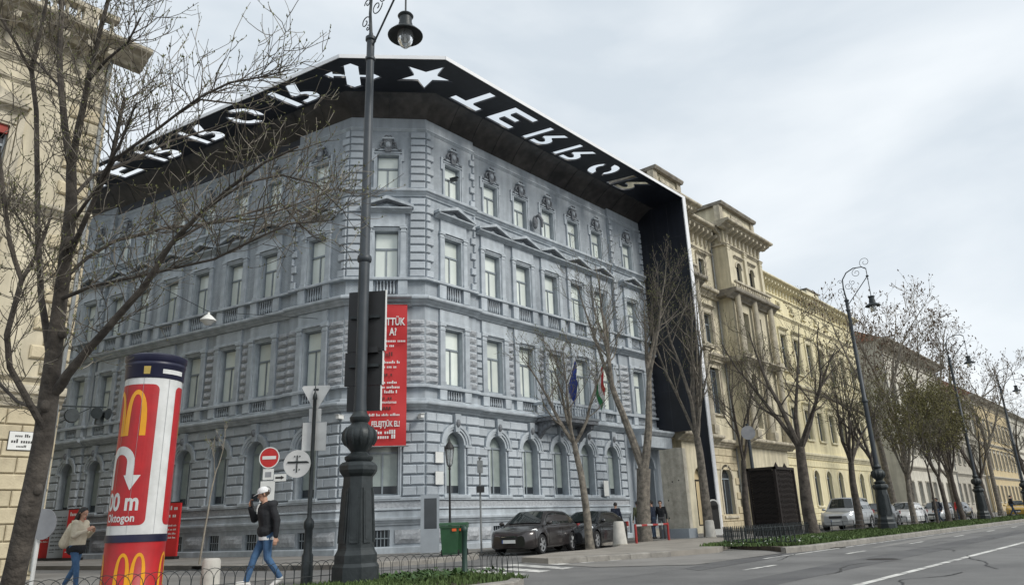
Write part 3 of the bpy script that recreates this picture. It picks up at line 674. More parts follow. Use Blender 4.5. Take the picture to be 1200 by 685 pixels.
# balcony over the ground storey
Fm = face(CRP+XR*3.05, XR, .12)
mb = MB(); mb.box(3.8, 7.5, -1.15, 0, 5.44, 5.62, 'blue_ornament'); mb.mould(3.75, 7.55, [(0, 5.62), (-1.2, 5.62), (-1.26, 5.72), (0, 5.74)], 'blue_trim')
for k in range(17): mb.lathe([(.03, 0), (.055, .18), (.025, .4), (.035, .5)], 8, 'blue_trim', T((3.98+k*.208, -1.12, 5.74)), cap=False)
mb.box(3.75, 7.55, -1.2, -1.04, 6.22, 6.34, 'blue_trim'); mb.box(3.75, 3.9, -1.04, 0, 6.22, 6.34, 'blue_trim'); mb.box(7.4, 7.55, -1.04, 0, 6.22, 6.34, 'blue_trim')
for x in (3.75, 7.35): mb.box(x, x+.2, -1.18, -.98, 5.74, 6.22, 'blue_trim')
obj('balcony', mb, MUS, Fm)
for x in (4.1, 7.2):
    mb = MB(); mb.prism([(0, 5.44), (-1.0, 5.44), (-.95, 5.25), (-.5, 5.05), (-.15, 4.7), (0, 4.6)], x-.12, x+.12, 'blue_ornament', axis='x'); obj('bracket', mb, MUS, Fm)
# slab hood over the banner on the corner
mb = MB(); mb.mould(.55, LC-.55, cornice_prof(9.75, 10.10, .75), 'blue_trim'); obj('hood', mb, MUS, Fc)
# ------------------------------------------------------------------ the black canopy with cut-out letters and its blade wall
CAN = thing('lettered_canopy', 'black blade canopy with cut-out TERROR letters, star and arrow cross around the roof edge', 'canopy', (37.3, 20.7, 0))
CO = Vector((37.3, 20.7, 0))
ZP, TP = 19.42, .09
A_ = Vector((14.57, 22.05, 0)); B_ = Vector((17.75, 19.05, 0)); C_ = Vector((37.62, 19.05, 0)); D_ = A_+DL*27
Ai = Vector((16.12, 23.84, 0)); Bi = Vector((19.08, 21.14, 0)); Ci = Vector((37.62, 21.14, 0)); Di = Ai+DL*26
holes = []
def rect(a, b, c, d): return [(a, c), (b, c), (b, d), (a, d)]
def bez(c, rx, ry, a0, a1, n=8): return [(c[0]+rx*math.cos(R(a0+(a1-a0)*k/n)), c[1]+ry*math.sin(R(a0+(a1-a0)*k/n))) for k in range(n+1)]
GL = {
 'T': [[(.36, 0), (.64, 0), (.64, .76), (1, .76), (1, 1), (0, 1), (0, .76), (.36, .76)]],
 'E': [[(0, 0), (.98, 0), (.98, .22), (.30, .22), (.30, .40), (.72, .40), (.72, .60), (.30, .60), (.30, .78), (.94, .78), (.94, 1), (0, 1)]],
 'R': [rect(0, .25, 0, 1), [(.34, 1), (.62, 1)] + bez((.62, .72), .34, .28, 90, -60, 9)[1:] + [(.70, .44), (.99, 0), (.68, 0), (.36, .46), (.40, .58), (.56, .60)] + bez((.56, .70), .13, .10, -80, 80, 5) + [(.56, .80), (.34, .80)]],
 'O': [bez((.5, .5), .5, .5, 72, 220, 14) + bez((.5, .5), .24, .25, 205, 85, 10), bez((.5, .5), .5, .5, -108, 40, 14) + bez((.5, .5), .24, .25, 25, -95, 10)]}
for ch, x0, wd in (('T', 19.75, 1.75), ('E', 22.12, 1.78), ('R', 24.70, 1.62), ('R', 27.10, 1.62), ('O', 29.75, 1.55), ('R', 32.10, 1.85)):
    for g in GL[ch]: holes.append([(x0+u*wd+.42*(1-v), 19.42+1.60*v) for u, v in g])
NI = Vector((.977, .213, 0))
for ch, s0, s1 in (('R', 2.75, .95), ('O', 5.95, 4.25), ('R', 8.95, 7.2), ('R', 12.3, 10.45), ('E', 15.6, 13.7), ('T', 19.0, 17.1)):
    for g in GL[ch]:
        hp = []
        for u, v in g:
            p = Ai + DL*(s0+(s1-s0)*u+.40*(1-v)) - NI*(1.66-1.52*v); hp.append((p.x, p.y))
        holes.append(hp)
st = [Vector(p) for p in ((17.23, 21.61), (16.92, 20.47), (18.05, 19.42), (19.10, 19.96), (18.52, 21.27))]; sc = sum(st, Vector((0, 0)))/5
sp = []
for k in range(5):
    a, b = st[k], st[(k+1) % 5]; sp += [tuple(a), tuple(sc+((a+b)/2-sc)*.50)]
holes.append(sp)
ca = Vector((.749, -.663)); cb = Vector((.663, .749)); cc = Vector((15.71, 22.70))
cr_ = [(-1.24, 0), (-.82, .30), (-.82, .13), (-.30, .13), (-.30, .66), (-.44, .66), (0, .92), (.44, .66), (.30, .66), (.30, .13), (.82, .13), (.82, .30), (1.24, 0), (.82, -.30), (.82, -.13), (.30, -.13), (.30, -.66), (.44, -.66), (0, -.92), (-.44, -.66), (-.30, -.66), (-.30, -.13), (-.82, -.13), (-.82, -.30)]
holes.append([tuple(cc+ca*a+cb*b) for a, b in cr_])
cu = bpy.data.curves.new('plate', 'CURVE'); cu.dimensions = '2D'; cu.fill_mode = 'BOTH'; cu.extrude = TP/2
for poly in [[(p.x, p.y) for p in (D_, A_, B_, C_, Ci, Bi, Ai, Di)]] + holes:
    s_ = cu.splines.new('POLY'); s_.points.add(len(poly)-1); s_.use_cyclic_u = True
    for q_, (x, y) in zip(s_.points, poly): q_.co = (x-CO.x, y-CO.y, 0, 1)
cu.materials.append(MATS['black_metal'])
_o = bpy.data.objects.new('plate', cu); COL.objects.link(_o)
_me = bpy.data.meshes.new_from_object(_o.evaluated_get(bpy.context.evaluated_depsgraph_get())); bpy.data.objects.remove(_o)
obj('soffit_plate', _me, CAN, T((0, 0, ZP+TP/2)))
# pale metal fascia round the outer edge
for a, b in ((D_, A_), (A_, B_), (B_, C_)):
    d = (b-a).normalized(); nn = Vector((d.y, -d.x, 0)); mb = MB()
    q = [a-CO, b-CO]; P0, P1, P2, P3 = q[0]+nn*.03, q[1]+nn*.03, q[1]-nn*.05, q[0]-nn*.05
    z0, z1 = ZP+.02, ZP+.19
    mb.add([(*P0.xy, z0), (*P1.xy, z0), (*P2.xy, z0), (*P3.xy, z0), (*P0.xy, z1), (*P1.xy, z1), (*P2.xy, z1), (*P3.xy, z1)], [(0, 1, 2, 3), (4, 7, 6, 5), (0, 4, 5, 1), (2, 6, 7, 3), (1, 5, 6, 2), (0, 3, 7, 4)], 'fascia_metal'); obj('fascia', mb, CAN)
# concave cove between soffit and wall
wl = [CLP+DL*LL, CLP, CRP, CRP+XR*17.8]; il = [Ai+DL*LL*1.0, Ai, Bi, Vector((37.3, 21.14, 0))]
for k in range(3):
    mb = MB(); n = 6; vs = []; fs = []
    for j in range(n+1):
        t = j/n; z = ZP+.02-(.78)*t**1.25
        for a, b in ((il[k], wl[k]), (il[k+1], wl[k+1])):
            p = a+(b-a)*(t**.85*1.13)-CO; vs.append((p.x, p.y, z))
    for j in range(n): fs.append((2*j, 2*j+1, 2*j+3, 2*j+2))
    mb.add(vs, fs, 'cove_metal'); obj('cove', mb, CAN, smooth=True)
    # seams of the cove sheets
    L = (il[k+1]-il[k]).length; m_ = MB(); ns = max(2, int(L/1.5))
    for i in range(1, ns):
        f = i/ns; pts = []
        for j in range(n+1):
            t = j/n; a = il[k].lerp(il[k+1], f); b = wl[k].lerp(wl[k+1], f); p = a+(b-a)*(t**.85*1.13)-CO; pts.append((p.x, p.y, ZP+.012-.78*t**1.25))
        m_.tube(pts, .010, 4, 'black_metal')
    obj('seam', m_, CAN)
# the blade wall, open at the bottom for the pavement
mb = MB(); mb.box(0, .30, -1.62, 1.62, 5.55, ZP+.0, 'black_metal'); mb.box(0, .30, -1.62, -1.02, -.1, 5.55, 'black_metal'); obj('blade_wall', mb, CAN)
mb = MB(); mb.box(-.01, .34, -1.68, -1.622, -.1, ZP+.19, 'fascia_metal'); obj('blade_edge', mb, CAN)
mb = MB()
for z in (7.9, 10.2, 12.5, 14.8, 17.1): mb.box(-.006, 0, -1.6, 1.6, z, z+.012, 'roof_dark')
for y in (-.5, .55): mb.box(-.006, 0, y, y+.012, 5.6, 19.3, 'roof_dark')
obj('panel_joint', mb, CAN)
mb = MB(); mb.box(.305, .55, -1.55, -1.45, 3.2, 13.0, 'panel_grey'); obj('side_strip', mb, CAN)

# ------------------------------------------------------------------ red banner on the corner
BAN = thing('red_banner', 'long red banner with white Hungarian text hung on the chamfered corner', 'banner', (CLP.x+XC.x*2.0, CLP.y+XC.y*2.0, 4.0))
def wmat(origin, x, off=0.0, rel=Vector((0, 0, 0))):
    x = x.normalized(); y = Vector((-x.y, x.x, 0)); o = origin-rel+y*off
    return Matrix(((x.x, y.x, 0, o.x), (x.y, y.y, 0, o.y), (0, 0, 1, o.z), (0, 0, 0, 1)))
FB = wmat(CLP, XC, -.52, BAN.location) ; FB = T((0, 0, 0)) @ FB
FB.translation.z = -BAN.location.z
nx_, nz_ = 8, 24; vs = []; x0, x1, z0, z1 = .93, 2.60, 3.95, 9.72
for j in range(nz_+1):
    for i in range(nx_+1):
        u, v = i/nx_, j/nz_; vs.append((x0+(x1-x0)*u, .035*math.sin(u*5+v*7)*(.3+v*(1-v)*3)+.02*math.sin(v*17+u*3), z0+(z1-z0)*v))
mb = MB(); fs = [(j*(nx_+1)+i, j*(nx_+1)+i+1, (j+1)*(nx_+1)+i+1, (j+1)*(nx_+1)+i) for j in range(nz_) for i in range(nx_)]
mb.add(vs, fs, 'banner_red'); obj('cloth', mb, BAN, FB, smooth=True)
for z in (z0, z1+.01):
    mb = MB(); mb.tube([(x0-.08, 0, z), (x1+.10, 0, z)], .025, 8, 'galv'); mb.tube([(x1-.1, 0, z), (x1-.1, .5, z)], .02, 6, 'galv'); mb.tube([(x0+.1, 0, z), (x0+.1, .5, z)], .02, 6, 'galv'); obj('rod', mb, BAN, FB)
mb = MB(); W_ = T((0, -.075, 0)); rg = random.Random(4)
def greek(mb, xa, xb, z, h, m, M):      # a line of print too small to read: letter-sized strokes in word groups
    x = xa
    while x < xb:
        for _ in range(rg.randint(3, 8)):
            if x > xb: break
            hh = h*rg.choice((.62, .62, .62, 1.0)); mb.add([(x, 0, z), (x+h*.38, 0, z), (x+h*.38, 0, z+hh), (x, 0, z+hh)], [(0, 1, 2, 3)], m, M); x += h*.55
        x += h*.5
text_on(mb, 'TETTÜK', .44, 'ad_white', W_ @ T((2.50, 0, 8.95)), .012, 'RIGHT', squeeze=.66); text_on(mb, 'A?', .44, 'ad_white', W_ @ T((2.18, 0, 8.52)), .012, 'RIGHT', squeeze=.66)
for z, h, m_, xa, xb in ((8.10, .12, 'ad_white', 1.05, 2.5), (7.90, .12, 'ad_white', 1.05, 2.1), (7.52, .17, 'print_dark_red', 1.4, 2.1), (7.22, .12, 'ad_white', 1.1, 2.3), (7.03, .12, 'ad_white', 1.1, 2.2), (6.70, .17, 'print_dark_red', 1.4, 2.0),
        (6.40, .12, 'ad_white', 1.05, 2.2), (6.21, .12, 'ad_white', 1.1, 2.4), (6.02, .12, 'ad_white', 1.2, 2.2), (5.76, .17, 'print_dark_red', 1.4, 2.0), (5.36, .20, 'print_dark_red', 1.25, 2.1), (5.12, .10, 'ad_white', 1.1, 2.35)):
    greek(mb, xa, xb, z, h, m_, W_)
text_on(mb, 'A kommunizmus', .16, 'ad_white', W_ @ T((1.72, 0, 5.66)), .004, squeeze=.9)
text_on(mb, 'FELEJTJÜK EL!', .30, 'ad_white', W_ @ T((1.80, 0, 4.80)), .009, squeeze=.62)
for z in (4.42, 4.24): greek(mb, 1.42, 2.2, z, .16, 'ad_white', W_)
obj('lettering', mb, BAN, FB)

# ------------------------------------------------------------------ the other buildings
def palace(name, label, X0, X1, Y, floors, zc, mats, base=0.0, bayw=3.0, end=.9, corn=(.9, .8), brackets=True, roof=None, depth=14, blocks=None, cat='building', balus=None, belts=(), dirx=None, winmat='dark_glass', fm='window_grey', attic=(), rz=0.0):
    """a row palace: floors = [(z0, z1, width, arched, style)]; facade along +X at depth Y"""
    wallm, trim = mats
    th = thing(name, label, cat, (X0, Y, 0), rz); L = X1-X0
    n = max(1, int((L-2*end)/bayw)); st = (L-2*end)/n; bays = [end+st*(k+.5) for k in range(n)]
    mb = MB(); zs = [0]+[(floors[i][1]+ (floors[i][2]/2 if floors[i][3] else 0) + floors[i+1][0])/2 for i in range(len(floors)-1)]+[zc]
    for i, (z0, z1, wd, ar, sty) in enumerate(floors):
        wall_band(mb, 0, L, zs[i], zs[i+1], [(c-wd/2, c+wd/2, z0, z1, ar) for c in bays], wallm, .28)
    mb.add([(0, 0, 0), (0, depth, 0), (0, depth, zc), (0, 0, zc)], [(0, 1, 2, 3)], wallm); mb.add([(L, 0, 0), (L, depth, 0), (L, depth, zc), (L, 0, zc)], [(3, 2, 1, 0)], wallm)
    mb.add([(0, depth, 0), (L, depth, 0), (L, depth, zc), (0, depth, zc)], [(3, 2, 1, 0)], wallm)
    obj('wall', mb, th)
    for i, (z0, z1, wd, ar, sty) in enumerate(floors):
        tpl = win_meshes(wd, z0, z1, .66, .22, arch=ar, gm=winmat, fm=fm, mull=wd > .6)
        s_ = MB(); h = wd/2
        if ar:
            arch_ring(s_, h, h+.16, z1, -.07, 0, trim, 12)
            for sx in (-1, 1): s_.box(min(sx*h, sx*(h+.16)), max(sx*h, sx*(h+.16)), -.05, 0, z0, z1, trim)
        else:
            s_ = sur_rect(wd, z0, z1, trim)
        s_.mould(-h-.22, h+.22, flat_prof(z0-.14, z0, .16), trim)
        if sty in ('ped', 'hood'):
            s_.mould(-h-.3, h+.3, cornice_prof(z1+.38, z1+.60, .30), trim); s_.box(-h-.12, h+.12, -.06, 0, z1+.14, z1+.38, trim)
            for sx in (-1, 1): s_.box(sx*(h+.24)-.08, sx*(h+.24)+.08, -.10, 0, z0, z1+.38, trim)
        if sty == 'ped':
            s_.add([(-h-.38, -.30, z1+.60), (h+.38, -.30, z1+.60), (0, -.30, z1+1.05), (-h-.38, 0, z1+.60), (h+.38, 0, z1+.60), (0, 0, z1+1.05)], [(0, 1, 2), (0, 2, 5, 3), (1, 4, 5, 2)], trim)
        sm = s_.mesh('window_surround')
        for c in bays: place_window(th, tpl, T((c, 0, 0))); obj('window_surround', sm, th, T((c, 0, 0)))
    for (z0, z1, p) in belts: b_ = MB(); b_.mould(0, L, cornice_prof(z0, z1, p), trim, 1 if False else 0, 0); obj('string_course', b_, th)
    b_ = MB(); b_.mould(-corn[0]*.8, L+corn[0]*.8, cornice_prof(zc-corn[1]*.45, zc, corn[0]), trim); b_.mould(0, L, cornice_prof(zc-corn[1]*1.6, zc-corn[1]*1.45, .14), trim); obj('cornice', b_, th)
    if brackets:
        k_ = MB(); k_.prism([(0, zc-corn[1]*.45), (-corn[0]*.78, zc-corn[1]*.45), (-corn[0]*.74, zc-corn[1]*.62), (-.2, zc-corn[1]*.8), (-.12, zc-corn[1]*1.2), (0, zc-corn[1]*1.3)], -.09, .09, trim, axis='x'); km = k_.mesh('bracket')
        nb = min(90, int(L/.62))
        for k in range(nb): obj('bracket', km, th, T((L*(k+.5)/nb, 0, 0)))
    if blocks:
        z0, z1, nrow, bw, bm = blocks; h = (z1-z0)/nrow; k_ = MB(); k_.cbox(0, bw-.02, -.07, .01, 0, h-.03, .025, bm); km = k_.mesh('ashlar_block')
        cache = {}
        for r_ in range(nrow):
            x = -(bw*.5 if r_ % 2 else 0); zz = z0+r_*h
            while x < L:
                a, b = max(0, x), min(L, x+bw)
                hit = [c for c in bays for f in floors if f[0]-.1 < zz+h*.5 < f[1]+(f[2]*.5 if f[3] else 0) and a < c+f[2]/2+.2 and b > c-f[2]/2-.2]
                x += bw
                if hit or b-a < .15: continue
                kk = round(b-a, 2)
                if kk not in cache: q_ = MB(); q_.cbox(0, kk-.02, -.07, .01, 0, h-.03, .025, bm); cache[kk] = q_.mesh('ashlar_block')
                yield_blocks.append((th, cache[kk], T((a+.01, 0, zz+.015)), Vector((X0+a, Y, zz))))
    if balus:
        z0, z1 = balus; b_ = MB(); b_.box(0, L, -.05, .25, z0, z0+.18, trim); b_.box(0, L, -.08, .28, z1-.16, z1, trim)
        nn = int(L/.32)
        for k in range(nn):
            if k % 9 == 0: b_.box(L*(k+.5)/nn-.2, L*(k+.5)/nn+.2, -.06, .26, z0+.18, z1-.16, trim)
            else: b_.lathe([(.05, 0), (.095, (z1-z0-.34)*.3), (.05, (z1-z0-.34)*.7), (.07, z1-z0-.34)], 8, trim, T((L*(k+.5)/nn, .1, z0+.18)), cap=False)
        obj('balustrade', b_, th)
    if roof:
        rm, rh, inset = roof; b_ = MB(); e = corn[0]*.7
        b_.add([(-.2, -e, zc+.01), (L+.2, -e, zc+.01), (L+.2, depth, zc+.01), (-.2, depth, zc+.01), (.2, inset, zc+rh), (L-.2, inset, zc+rh), (L-.2, depth-inset, zc+rh), (.2, depth-inset, zc+rh)], [(0, 1, 5, 4), (1, 2, 6, 5), (2, 3, 7, 6), (3, 0, 4, 7), (4, 5, 6, 7)], rm); ro = obj('roof', b_, th)
        g_ = MB(); g_.tube([(-.2, -e-.05, zc+.03), (L+.2, -e-.05, zc+.03)], .07, 8, 'galv'); obj('gutter', g_, th)
        for (cx0, cx1, cy, cz) in attic:
            c_ = MB(); c_.box(cx0, cx1, cy, cy+.9, zc, cz, trim); c_.mould(cx0-.1, cx1+.1, [(cy+1.0, cz), (cy-.1, cz), (cy-.1, cz+.14), (cy+1.0, cz+.14)], 'sooty_trim'); obj('chimney', c_, ro)
    else:
        b_ = MB(); b_.box(0, L, 0, depth, zc-.1, zc+.02, 'roof_dark'); obj('roof', b_, th)
    for x in (.12, L-.12):
        d_ = MB(); d_.tube([(x, -.10, .2), (x, -.10, zc-corn[1]*.5)], .06, 8, 'galv'); obj('downpipe', d_, th)
    return th, bays
yield_blocks = []
# left: sand coloured corner house across the side street
LB, _ = palace('corner_house', 'sand coloured stone house at left edge behind the bare tree', -9.2, 6.45, 22.4,
    [(.9, 3.0, 1.2, False, ''), (5.7, 8.2, 1.2, False, 'hood'), (10.45, 12.1, 1.25, False, 'ped')], 15.75, ('sand_wall', 'sand_trim'), bayw=3.0, end=1.35, corn=(1.0, 1.0), blocks=(.1, 4.25, 10, .78, 'sand_stone'), balus=(15.95, 17.0), belts=((4.3, 4.85, .34), (5.0, 5.12, .12), (9.7, 10.0, .28), (14.1, 14.3, .14), (13.5, 13.6, .08)), depth=30)
for k in range(11):         # quoins up the corner, alternately rough and smooth
    for (za, zb, n_) in ((5.2, 9.6, 11), (10.05, 13.4, 8)):
        if k >= n_: continue
        h = (zb-za)/n_; wd = .95 if k % 2 else .66; q_ = MB()
        q_.cbox(-wd, .02, -.10, .01, 0, h-.04, .04, 'sand_stone' if k % 2 else 'sand_rough'); obj('quoin_block', q_, LB, T((15.65, 0, za+k*h+.02)))
for c in _[-2:]:
    q_ = MB(); q_.box(c-.6, c+.6, .02, .10, 11.85, 12.1, 'red_blind'); obj('roller_blind', q_, LB)
mb = MB(); mb.box(0, 2.0, -.09, -.07, 0, 0, 'sand_wall') if False else None
def plate(name, label, loc, rz, wd, h, m, lines, cat='sign', th_=.02, edge=None):
    o = thing(name, label, cat, loc, rz); b = MB(); b.box(-wd/2, wd/2, -th_, 0, -h/2, h/2, m); obj('plate', b, o)
    if edge: b = MB(); b.box(-wd/2-.012, wd/2+.012, -th_+.004, 0.002, -h/2-.012, h/2+.012, edge); obj('rim', b, o)
    if lines:
        b = MB()
        for body, x, z, s_, mm in lines: text_on(b, body, s_, mm, T((x, -th_-.004, z)), .003, squeeze=.8)
        obj('lettering', b, o)
    return o
ss = plate('street_sign', 'small white street name sign on the sand coloured house', (5.66, 22.31, 3.42), 0, .62, .46, 'sign_white', None, edge='print_black')
q_ = MB(); greek(q_, -.18, .16, .09, .08, 'print_black', T((0, -.024, 0))); greek(q_, -.25, .22, -.06, .10, 'print_black', T((0, -.024, 0))); greek(q_, -.12, .10, -.17, .06, 'print_black', T((0, -.024, 0))); obj('lettering', q_, ss)

# right: ornate stone palace with projecting attic pavilions
PA, pb = palace('stone_palace', 'ornate stone palace with bracketed cornice right of the black blade', 37.75, 47.4, 22.4,
    [(.9, 3.2, 1.5, True, ''), (7.4, 10.4, 1.3, True, 'hood'), (12.2, 14.4, 1.1, False, 'hood'), (17.0, 18.3, .8, True, 'hood')], 21.1, ('palace_wall', 'sand_trim'), bayw=2.9, end=.4, corn=(.95, 1.3), belts=((5.2, 5.7, .4), (11.0, 11.5, .45), (15.6, 16.2, .6)), balus=None, depth=12, blocks=(.1, 5.1, 11, 1.0, 'sand_stone'))
def pavilion(X0, X1, y0, zc, za, door='dark_glass'):
    """projecting bay of the palace: pilasters, arched windows, bracketed cornice, attic block"""
    o = T((X0-37.75, y0-22.4, 0)); L = X1-X0; b = MB(); bays = [L*.32, L*.68]
    wall_band(b, 0, L, 0, 5.4, [(L/2-.75, L/2+.75, .4, 3.0, True)], 'palace_wall', .5); wall_band(b, 0, L, 5.4, 11.2, [(c-.6, c+.6, 6.6, 9.8, True) for c in bays], 'palace_wall', .9)
    wall_band(b, 0, L, 11.2, 15.9, [(c-.6, c+.6, 12.0, 14.9, False) for c in bays], 'palace_wall', .9); wall_band(b, 0, L, 15.9, zc, [(c-.42, c+.42, 16.9, 18.3, True) for c in bays], 'palace_wall', .3)
    for x, f in ((0, (0, 1, 2, 3)), (L, (3, 2, 1, 0))): b.add([(x, 0, 0), (x, 3, 0), (x, 3, zc), (x, 0, zc)], [f], 'palace_wall')
    obj('pavilion_wall', b, PA, o)
    tp = win_meshes(.84, 16.9, 18.3, .6, .22, arch=True, gm='dark_glass', fm='rust'); tp2 = win_meshes(1.2, 12.0, 14.9, .66, .6, gm='dark_glass'); tp3 = win_meshes(1.2, 6.6, 9.8, .66, .6, arch=True, gm='dark_glass'); tpd = win_meshes(1.5, .4, 3.0, .7, .4, arch=True, gm=door, fm='rust')
    place_window(PA, tpd, o @ T((L/2, 0, 0)), 'door')
    s4 = MB(); arch_ring(s4, .42, .58, 18.3, -.07, 0, 'sand_trim', 12); s4.mould(-.7, .7, cornice_prof(19.0, 19.2, .2), 'sand_trim'); s4m = s4.mesh('window_surround')
    for c in bays:
        place_window(PA, tp, o @ T((c, 0, 0))); place_window(PA, tp2, o @ T((c, 0, 0))); place_window(PA, tp3, o @ T((c, 0, 0))); obj('window_surround', s4m, PA, o @ T((c, 0, 0)))
    pm = pilaster(.42, 16.3, zc-1.7, .16, 'palace_wall'); pc = MB(); pc.box(-.30, .30, -.30, .30, 5.75, 6.3, 'sand_trim'); pc.lathe([(.27, 6.3), (.24, 6.45), (.23, 8.5), (.20, 10.7), (.28, 10.85), (.30, 11.0)], 16, 'sand_trim'); pcm = pc.mesh('column', True)
    for x in (.25, L/2, L-.25): obj('pilaster', pm, PA, o @ T((x, 0, 0))); obj('column', pcm, PA, o @ T((x, -.36, 0))); obj('column', pcm, PA, o @ T((x, -.36, 5.3)))
    for z0, z1, p, m in ((5.2, 5.7, .7, 'sand_trim'), (11.0, 11.35, .75, 'sand_trim'), (15.55, 16.2, .8, 'sooty_trim'), (zc-1.75, zc-1.55, .2, 'sand_trim'), (zc-.5, zc, .95, 'sand_trim')):
        b = MB(); b.mould(-p*.9, L+p*.9, cornice_prof(z0, z1, p), m); obj('cornice', b, PA, o)
        b = MB(); b.box(-p*.9, 0, 0, 2.6, z0+.3*(z1-z0), z1, m); b.box(L, L+p*.9, 0, 2.6, z0+.3*(z1-z0), z1, m); obj('cornice_return', b, PA, o)
    k_ = MB(); k_.prism([(0, zc-.5), (-.74, zc-.5), (-.70, zc-.65), (-.2, zc-.85), (-.12, zc-1.35), (0, zc-1.5)], -.11, .11, 'sand_trim', axis='x'); km = k_.mesh('bracket')
    for k in range(9): obj('bracket', km, PA, o @ T((.3+(L-.6)*k/8, 0, 0)))
    for k in range(4): obj('bracket', km, PA, o @ T((0, .3+k*.55, 0)) @ Rz(R(-90)))
    b = MB(); b.box(.3, L-.3, .2, 4, zc, za, 'palace_wall'); b.box(L*.5-.9, L*.5+.9, .1, .2, zc+.2, za-.3, 'sand_trim')
    for x in (.3, L-.3): b.box(x-.25, x+.25, .05, .5, zc, za, 'sand_trim')
    b.mould(.0, L, [(4.2, za), (-.12, za), (-.2, za+.15), (-.2, za+.24), (4.2, za+.3)], 'sooty_trim'); obj('attic', b, PA, o)
    bl = MB(); bl.box(0, L, -.55, -.35, 16.75, 16.9, 'sand_trim')
    for k in range(16): bl.lathe([(.05, 0), (.09, .18), (.045, .45), (.06, .55)], 6, 'sand_trim', T((.2+(L-.4)*k/15, -.45, 16.2)), cap=False)
    obj('balustrade', bl, PA, o)
pavilion(38.7, 42.4, 21.6, 21.4, 22.9, 'ochre_wall'); pavilion(47.4, 53.4, 21.3, 21.4, 23.0)
# long yellow house
YB, _ = palace('yellow_house', 'long pale yellow house with slate roof behind the street trees', 53.9, 77.2, 22.4,
    [(1.4, 3.6, 1.1, True, ''), (6.6, 9.0, 1.1, False, 'hood'), (12.0, 15.0, 1.1, False, 'hood'), (17.3, 17.8, .45, False, '')], 19.6, ('yellow_wall', 'yellow_trim'), bayw=2.55, end=.6, corn=(.8, .9), brackets=True, roof=('slate_roof', 2.2, 5.0), belts=((5.0, 5.5, .3), (10.4, 11.0, .4), (16.5, 16.75, .2)), blocks=(.3, 4.9, 9, 1.3, 'yellow_wall'), attic=((17.0, 20.2, 1.6, 22.0),))
R3, _ = palace('grey_house', 'grey house with orange tiled roof beyond the yellow house', 83.0, 106.0, 21.5,
    [(1.4, 3.6, 1.2, False, ''), (6.4, 8.8, 1.2, False, 'hood'), (11.0, 13.6, 1.2, False, 'ped')], 18.3, ('grey_house', 'grey_trim'), bayw=3.0, corn=(1.2, 1.0), roof=('tile_roof', 3.4, 6.5), belts=((4.8, 5.2, .3), (9.8, 10.2, .3)))
R4, _ = palace('pale_house', 'pale grey house front far down the avenue', 108.5, 128.0, 22.4,
    [(1.4, 3.8, 1.2, False, ''), (6.4, 8.8, 1.2, False, 'hood'), (11.0, 13.4, 1.2, False, 'hood')], 15.6, ('grey_trim', 'grey_trim'), bayw=2.9, corn=(.9, 1.0), roof=('slate_roof', 3.0, 5.0), belts=((4.8, 5.2, .3), (9.8, 10.2, .3)))
R5, _ = palace('ochre_house', 'ochre yellow house with red roof at the far end of the avenue', 130.5, 158.0, 22.4,
    [(1.4, 3.8, 1.2, False, ''), (6.4, 8.8, 1.2, False, 'hood'), (11.0, 13.4, 1.2, False, 'hood')], 17.4, ('ochre_wall', 'grey_trim'), bayw=3.1, corn=(.9, 1.0), roof=('tile_roof', 4.0, 5.0), belts=((4.8, 5.2, .3), (9.8, 10.2, .3)))
R6, _ = palace('far_house', 'last pale house of the row at the right picture edge', 160.5, 215.0, 22.4,
    [(1.4, 3.8, 1.2, False, ''), (6.4, 8.8, 1.2, False, ''), (11.0, 13.4, 1.2, False, '')], 17.0, ('grey_house', 'grey_trim'), bayw=4.2, corn=(.9, 1.0), roof=('tile_roof', 4.0, 5.0), belts=((4.8, 5.2, .3), (9.8, 10.2, .3)), brackets=False)
# ashlar: the nearest blocks of each house become pieces, the rest one part
by = {}
for th, me, M, p in yield_blocks: by.setdefault(th.name, []).append((abs((p-CAM).length) if th is not LB else -p.x, th, me, M))
for nm, ls in by.items():
    ls.sort(key=lambda t: t[0]); th = ls[0][1]
    cap_ = {LB.name: 240, PA.name: 150}.get(nm, 120)
    for d, _t, me, M in ls[:cap_]: obj('ashlar_block', me, th, M)
    if ls[cap_:]:
        q = MB()
        for d, _t, me, M in ls[cap_:]: q.add([v.co for v in me.vertices], [tuple(p.vertices) for p in me.polygons], me.materials[0].name, M)
        obj('distant_ashlar', q, th, kind='stuff')
